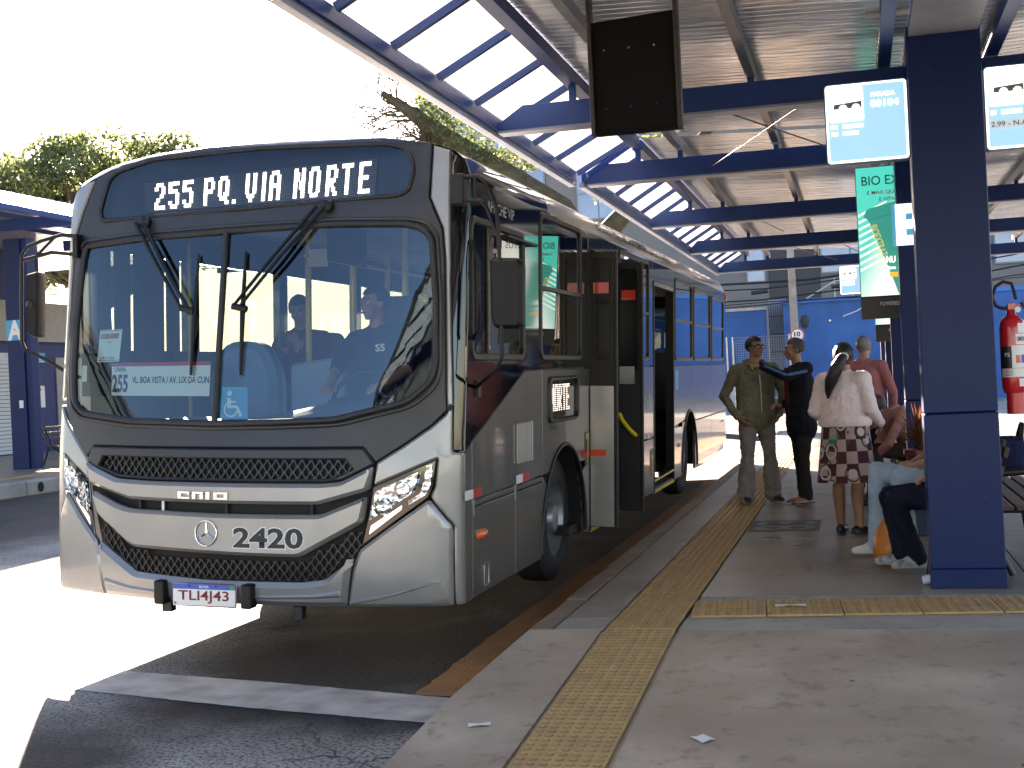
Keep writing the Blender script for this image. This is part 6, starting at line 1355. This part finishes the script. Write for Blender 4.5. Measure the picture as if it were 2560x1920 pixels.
# ------------------------------------------------------------------ end of the street: walls, building, pole, wires
BW = mat('blue_wall_paint', (.020, .115, .34), .7, var=.22, scale=.8, bump=.15, bscale=8)
t = thing('blue_wall', 'blue painted wall left of the wire gate at the street end', 'wall', (0, 60, 0)); MB().box((-9.5, 0, 1.25), (-2.05, .3, 4.3)).build('wall_face', BW, t); MB().box((-9.6, -.06, 4.3), (-2.0, .4, 4.42)).build('coping', mat('coping_pale', (.5, .46, .42), .8, var=.2), t)
MB().box((-9.5, -.1, -.05), (-2.9, .25, 1.249)).build('white_base', mat('whitewash', (.6, .6, .6), .8, var=.08), t)
t = thing('blue_building', 'long blue box building right of the utility pole', 'building', (0, 58.5, 0)); MB().box((-1.2, 0, -.05), (9.5, 6, 4.42)).build('wall_face', BW, t); MB().box((-1.3, -.08, 4.42), (9.6, 6.1, 4.6)).build('roof_edge', mat('roof_edge_blue', (.03, .19, .55), .6), t)
MB().tube([(1.3, -.06, 3.75), (1.9, -.06, 3.95), (2.6, -.06, 4.4)], .025, 6).build('cable', WHITEP, t); MB().lathe([(.09, 0), (.05, .06)], 10, Matrix.Translation((.75, -.001, 3.6)) @ Matrix.Rotation(R(90), 4, 'X')).build('lamp_fitting', STEEL, t)
t = thing('wire_gate', 'galvanised wire mesh gate in front of the blue wall', 'gate', (0, 57.6, 0))
for x in (-4.6, -3.6, -3.35, -.95): MB().tube([(x, 0, 0), (x, 0, 3.1)], .045, 8).build('post', STEEL, t, 60)
for z in (.4, 3.05): MB().tube([(-4.6, 0, z), (-3.6, 0, z)], .03, 6).tube([(-3.35, 0, z), (-.95, 0, z)], .03, 6).build('rail', STEEL, t, 60)
b = MB()
for i in range(26): b.tube([(-3.35, 0, .4 + i * .1), (-.95, 0, .4 + i * .1)], .006, 4)
for i in range(24): b.tube([(-3.3 + i * .1, 0, .4), (-3.3 + i * .1, 0, 3.05)], .005, 4)
b.build('mesh', STEEL, t)
t = thing('security_grille', 'grey barred opening between the two blue walls', 'grille', (0, 61, 0)); MB().box((-2.0, .3, 0), (-1.2, .4, 4.8)).build('backing', mat('grille_wall', (.22, .23, .24), .7), t)
for i in range(8): MB().box((-1.98 + i * .1, .1, 2.2), (-1.96 + i * .1, .12, 4.6)).build('bar', DARKM, t)
for z in (2.4, 3.2, 4.0): MB().box((-1.99, .08, z), (-1.24, .099, z + .04)).build('cross_bar', DARKM, t)
t = thing('handrail', 'cream tubular handrail on the roof of the blue building', 'railing', (0, 59.2, 4.6))
for x in (1.0, 1.75, 2.1, 2.5): MB().tube([(x, 0, 0), (x, 0, .85)], .035, 6).build('post', mat('rail_cream', (.6, .52, .42), .6), t)
MB().tube([(-.2, 0, .05), (1.0, 0, .72), (1.75, 0, .85), (2.5, 0, .85)], .035, 6).build('top_rail', MATS['rail_cream'], t)
GB = mat('building_grey', (.17, .165, .16), .8, var=.08, scale=.6); GB2 = mat('building_pale', (.42, .37, .35), .8, var=.06, scale=.6); WFR = mat('window_frame_grey', (.20, .23, .26), .5)
t = thing('grey_building', 'large grey building with office windows and dark shutter behind the street end', 'building', (1.88 - 1.88 * 1.6, 74 * 1.6, 1.57 - 1.57 * 1.6)); t.scale = (1.6, 1.6, 1.6)
MB().box((-21.8, 0, -.05), (24, 14, 26)).build('wall', GB, t)
MB().box((-2.7, -.06, 4.0), (.05, .02, 10.0)).build('roller_shutter', mat('shutter_dark', (.045, .045, .05), .6), t)
for i in range(40): MB().box((-2.65, -.09, 4.1 + i * .14), (.0, -.061, 4.2 + i * .14)).build('shutter_slat', mat('shutter_dark', (.045, .045, .05)), t)
GLW = mat('office_glass', (.16, .24, .38), .06, .0, var=.25, scale=.5, coat=1.0)
def win(x0, x1, z0, z1, nx=1, nz=1):
    f = MB().box((x0, -.10, z0), (x1, -.005, z1)).build('window', WFR, t)
    for i in range(nx):
        for j in range(nz):
            a = x0 + .08 + (x1 - x0 - .08) * i / nx; b2 = x0 + (x1 - x0 - .08) * (i + 1) / nx; c_ = z0 + .08 + (z1 - z0 - .08) * j / nz; d = z0 + (z1 - z0 - .08) * (j + 1) / nz; MB().box((a, -.125, c_), (b2, -.101, d)).build('pane', GLW, f)
win(-3.9, -2.85, 6.45, 8.6, 1, 1); win(.1, 7.9, 6.7, 8.9, 5, 1); win(9, 22, 6.6, 8.9, 7, 1); win(-13.2, -8.3, 10.6, 13.6, 4, 2); win(-13.2, -8.3, 15.0, 18.0, 4, 2); win(-20.6, -15.0, 15.0, 20.2, 3, 3); win(-20.6, -15, 10, 13.8, 3, 2)
MB().box((-22.2, -.5, -.05), (-20.7, .0, 26)).build('corner_pier', GB2, t); MB().box((-8.0, -.3, 9.6), (8, -.001, 10.3)).build('cornice', GB2, t)
t = thing('utility_pole', 'weathered concrete utility pole in front of the blue building', 'pole', (-.62, 56.5, 0)); MB().tube([(0, 0, 0), (-.04, 0, 4), (-.1, 0, 11)], [.19, .165, .12], 14).build('shaft', mat('pole_concrete', (.34, .29, .25), .85, var=.25, scale=2.5, bump=.3, bscale=9), t, 60)
MB().box((-.9, -.05, 10.2), (.9, .05, 10.35)).build('cross_arm', DARKM, t); MB().lathe([(.28, 0), (.30, .05), (0, .1)], 18, Matrix.Translation((.38, .1, 3.55)) @ Matrix.Rotation(R(90), 4, 'X') @ Matrix.Diagonal((.6, 1, 1, 1))).build('sign_back', DARKM, t)
t = thing('speed_sign', 'round speed limit sign reading 10 on the utility pole', 'sign', (-.55, 56.2, 3.0))
def dsc(r_, w_, nm, m): return put(flat([(r_ * math.cos(a), r_ * math.sin(a)) for a in [i * math.pi / 18 for i in range(36)]], w=w_, back=.01), nm, m, facing(0, 0), t)
dsc(.29, 0, 'red_rim', REDST); dsc(.225, .012, 'white_face', WHITE); text('10', 'number', INK, facing(0, 0), (-.13, -.06, .13, .14), .026, t, bold=.03)
cb = thing('overhead_cables', 'bundle of black overhead cables crossing in front of the grey building', 'cables', (0, 57, 0))
for i, (z0, z1, r_) in enumerate(((5.45, 7.3, .05), (5.2, 7.2, .03), (4.85, 6.6, .035), (4.75, 6.1, .025), (5.0, 5.9, .02))):
    b = MB(); pts = []
    for k in range(17): u = k / 16; pts.append((-14 + u * 32, 0.3 * i, z0 + (z1 - z0) * u - .9 * math.sin(math.pi * u) + .06 * math.sin(u * 25 + i))); 
    b.tube(pts, r_, 5).build('cable', RUBBER, cb, 60)
for x, z in ((.9, 4.95), (2.9, 5.2), (-2.4, 4.9)): MB().tube([(x, -.1, z), (x + .7, -.1, z + .05)], .09, 8).build('splice_box', RUBBER, cb, 60)
t = thing('motorcycle', 'parked motorcycle glimpsed between the two men', 'motorcycle', (-.15, 44, 0))
MB().box((-.1, -.6, .5), (.1, .6, .85)).build('frame', DARKM, t, bevel=.08); MB().tube([(-.35, -.5, 1.15), (0, -.45, 1.08), (.35, -.5, 1.15)], .02, 6).build('handlebar', STEEL, t); MB().tube([(0, -.45, 1.1), (0, -.75, .35)], .03, 6).build('fork', STEEL, t)
for y in (-.78, .7): MB().tube([(0, y + .28 * math.cos(a), .31 + .28 * math.sin(a)) for a in [i * math.pi / 12 for i in range(24)]], .05, 8, closed=True).build('wheel', TYRE, t, 60)
MB().lathe([(.02, 0), (.07, .02), (.075, .05), (0, .06)], 12, Matrix.Translation((0, -.62, 1.0)) @ Matrix.Rotation(R(90), 4, 'X')).build('headlamp', CHROME, t)

# ------------------------------------------------------------------ trees
LEAF = translucent('leaf_green', (.085, .115, .045), .4, .5, .45, .35, (.15, .19, .07)); LEAF2 = translucent('leaf_dark', (.05, .075, .025), .4, .5, .5, .5, (.14, .18, .04)); BARK = mat('bark', (.10, .075, .055), .9, var=.4, scale=3, bump=.6, bscale=12)
MOSS = translucent('moss', (.085, .07, .032), .3, .9, .5, 2.5, (.11, .095, .035)); RLEAF = translucent('leaf_red', (.30, .07, .05), .4, .5, .4, 2)
def leaves(mb, c_, r_, n, size, flatz=1.0):
    for _ in range(n):
        d = Vector((random.gauss(0, 1), random.gauss(0, 1), random.gauss(0, 1))).normalized() * (r_ * random.random() ** .42); p = Vector(c_) + Vector((d.x, d.y, d.z * flatz)); nrm = Vector((random.gauss(0, 1), random.gauss(0, 1), random.gauss(.6, 1))).normalized(); x = nrm.orthogonal().normalized(); y = nrm.cross(x); s = size * random.uniform(.6, 1.4); a = random.uniform(0, 6.28); X_ = (x * math.cos(a) + y * math.sin(a)) * s; Y_ = (y * math.cos(a) - x * math.sin(a)) * s * .5
        mb.add([p - X_, p - Y_, p + X_, p + Y_], [(0, 1, 2, 3)])
def tree(label, loc, hgt, crown, n, leafm, size, seed, trunk_r=.35, clump=1.6, flat_=.55):
    random.seed(seed); t = thing('tree', label, 'tree', loc); tr = MB(); lf = MB(); cx, cy, cz, rx, ry, rz = crown
    tr.tube([(0, 0, 0), (.2, 0, hgt * .3), (.1, .2, hgt * .55)], [trunk_r, trunk_r * .8, trunk_r * .6], 10)
    for i in range(n):
        while True:
            q = Vector((random.uniform(-1, 1), random.uniform(-1, 1), random.uniform(-1, 1)))
            if .25 < q.length < 1: break
        q = q.normalized() * (.45 + .55 * q.length); p = Vector((cx + q.x * rx, cy + q.y * ry, cz + q.z * rz)); s0 = Vector((.1, .2, hgt * .5)); m_ = s0.lerp(p, .5) + Vector((random.uniform(-.6, .6), random.uniform(-.6, .6), random.uniform(-.2, .9)))
        tr.tube([s0, m_, p], [trunk_r * .35, trunk_r * .18, .03], 5)
        for _ in range(3): leaves(lf, p + Vector((random.uniform(-1, 1), random.uniform(-1, 1), random.uniform(-.4, .4))) * clump * .6, clump * random.uniform(.5, 1.0), 75, size, flat_)
    tr.build('trunk', BARK, t, 60); lf.build('crown', leafm, t); return t
tree('broad light green tree behind the far canopy', (-36.5, 62, 0), 13, (0, 0, 11.8, 7.4, 6, 3.9), 150, LEAF, .15, 11, .45, 1.5)
tree('green tree at the left picture edge behind the far canopy', (-46, 64, 0), 12, (0, 0, 11.2, 6.5, 6, 3.6), 100, LEAF, .15, 12, .4, 1.5)
tree('low bush with reddish leaves glimpsed under the far canopy', (-33, 47, 0), 3.5, (0, 0, 4.2, 3.2, 2.5, 2.4), 36, LEAF2, .16, 13, .12, .9)
tree('red leaved shrub beside the low bush', (-30.6, 47.5, 0), 2.5, (0, 0, 3.6, 1.4, 1.4, 1.6), 16, RLEAF, .13, 14, .08, .6)
# mossy tree leaning over the road beyond the bus
random.seed(5); t = thing('tree', 'mossy old tree with bare twigs and draped limbs beyond the bus', 'tree', (-6.0, 42, 0)); tr = MB(); ms = MB(); lf = MB()
limb = [(0, 0, 0), (-.2, 0, 3.0), (-.4, 0, 5.6), (-1.2, -.2, 7.1), (-2.6, -.3, 8.1), (-4.0, -.4, 9.1), (-5.6, -.5, 10.3), (-7.0, -.4, 11.4)]
tr.tube(limb, [.6, .55, .5, .46, .42, .36, .25, .1], 10)
limb2 = [(-.4, 0, 5.6), (.8, .3, 6.9), (2.4, .4, 8.2), (4.2, .2, 9.8)]; tr.tube(limb2, [.4, .3, .22, .1], 8)
def twigs(p, d, L_, r_, depth):
    q = p + d * L_; tr.tube([p, p + d * L_ * .5 + Vector((random.uniform(-.1, .1), random.uniform(-.1, .1), random.uniform(-.1, .1))), q], [r_, r_ * .8, r_ * .6], 4, cap=False)
    if depth > 0:
        for _ in range(3): twigs(q if random.random() < .6 else p.lerp(q, .6), (d + Vector((random.uniform(-.9, .9), random.uniform(-.9, .9), random.uniform(-.7, .9)))).normalized(), L_ * random.uniform(.55, .85), r_ * .6, depth - 1)
for k in range(9): twigs(Vector(limb[6 if k < 5 else 5]) + Vector((random.uniform(-.6, .3), 0, random.uniform(0, .5))), Vector((-.9, random.uniform(-.4, .4), random.uniform(.0, .6))).normalized(), 1.1, .05, 4)
for i in range(len(limb) - 2):
    for _ in range(520 if 2 <= i else 60):
        a = random.random(); p = Vector(limb[i]).lerp(Vector(limb[i + 1]), a); r_ = .42 - .04 * i; an = random.uniform(0, 6.28); p += Vector((0, math.cos(an), math.sin(an))) * r_ + Vector((random.uniform(-.1, .1), 0, 0)); L_ = random.uniform(.25, .95) if i >= 2 else .15; w_ = random.uniform(.03, .08); ms.add([p + Vector((-w_, 0, 0)), p + Vector((w_, 0, 0)), p + Vector((w_ * .3, random.uniform(-.05, .05), -L_))], [(0, 1, 2)])
for c_, r_, n in (((-4.2, -.5, 9.6), .9, 260), ((-4.9, -.6, 10.4), .8, 240), ((-3.4, -.4, 9.0), .8, 220), ((-5.6, -.2, 10.9), .5, 90), ((-2.4, 0, 8.9), .6, 120), ((.2, 0, 7.6), .5, 50), ((1.6, 0, 9.6), 1.0, 200), ((3.6, 0, 10.9), 1.3, 300), ((-.2, .5, 11.6), 1.4, 300), ((2.6, .4, 12.2), 1.6, 400), ((-2.4, .5, 13.2), 1.3, 160), ((.6, .5, 13.6), 1.8, 420)): leaves(lf, c_, r_, int(n * 2.2), .085)
tr.build('trunk', mat('mossy_bark', (.045, .034, .022), .95, scale=3.5, col2=(.10, .085, .04), bump=1.0, bscale=9, detail=9), t, 60); tag(ms.build('moss', MOSS, t), kind='stuff'); lf.build('crown', LEAF, t)
random.seed(6)
# towers behind the viewer that the windscreen mirrors
for nm, x, y, wd, h_, m_, lb in (('tower', -120, -300, 22, 62, GB, 'pale tower block standing behind the viewer'), ('tower', -215, -330, 18, 80, GB, 'tall grey tower block far behind the viewer')):
    t = thing('tower_block', lb, 'building', (x, y, 0), group='tower blocks behind the viewer'); MB().box((-wd / 2, -wd / 2, 0), (wd / 2, wd / 2, h_)).build('wall', m_, t)
    for j in range(int(h_ / 4)): MB().box((-wd / 2 + 1, wd / 2 + .01, 2 + j * 4), (wd / 2 - 1, wd / 2 + .08, 3.6 + j * 4)).build('window', GLW, t)
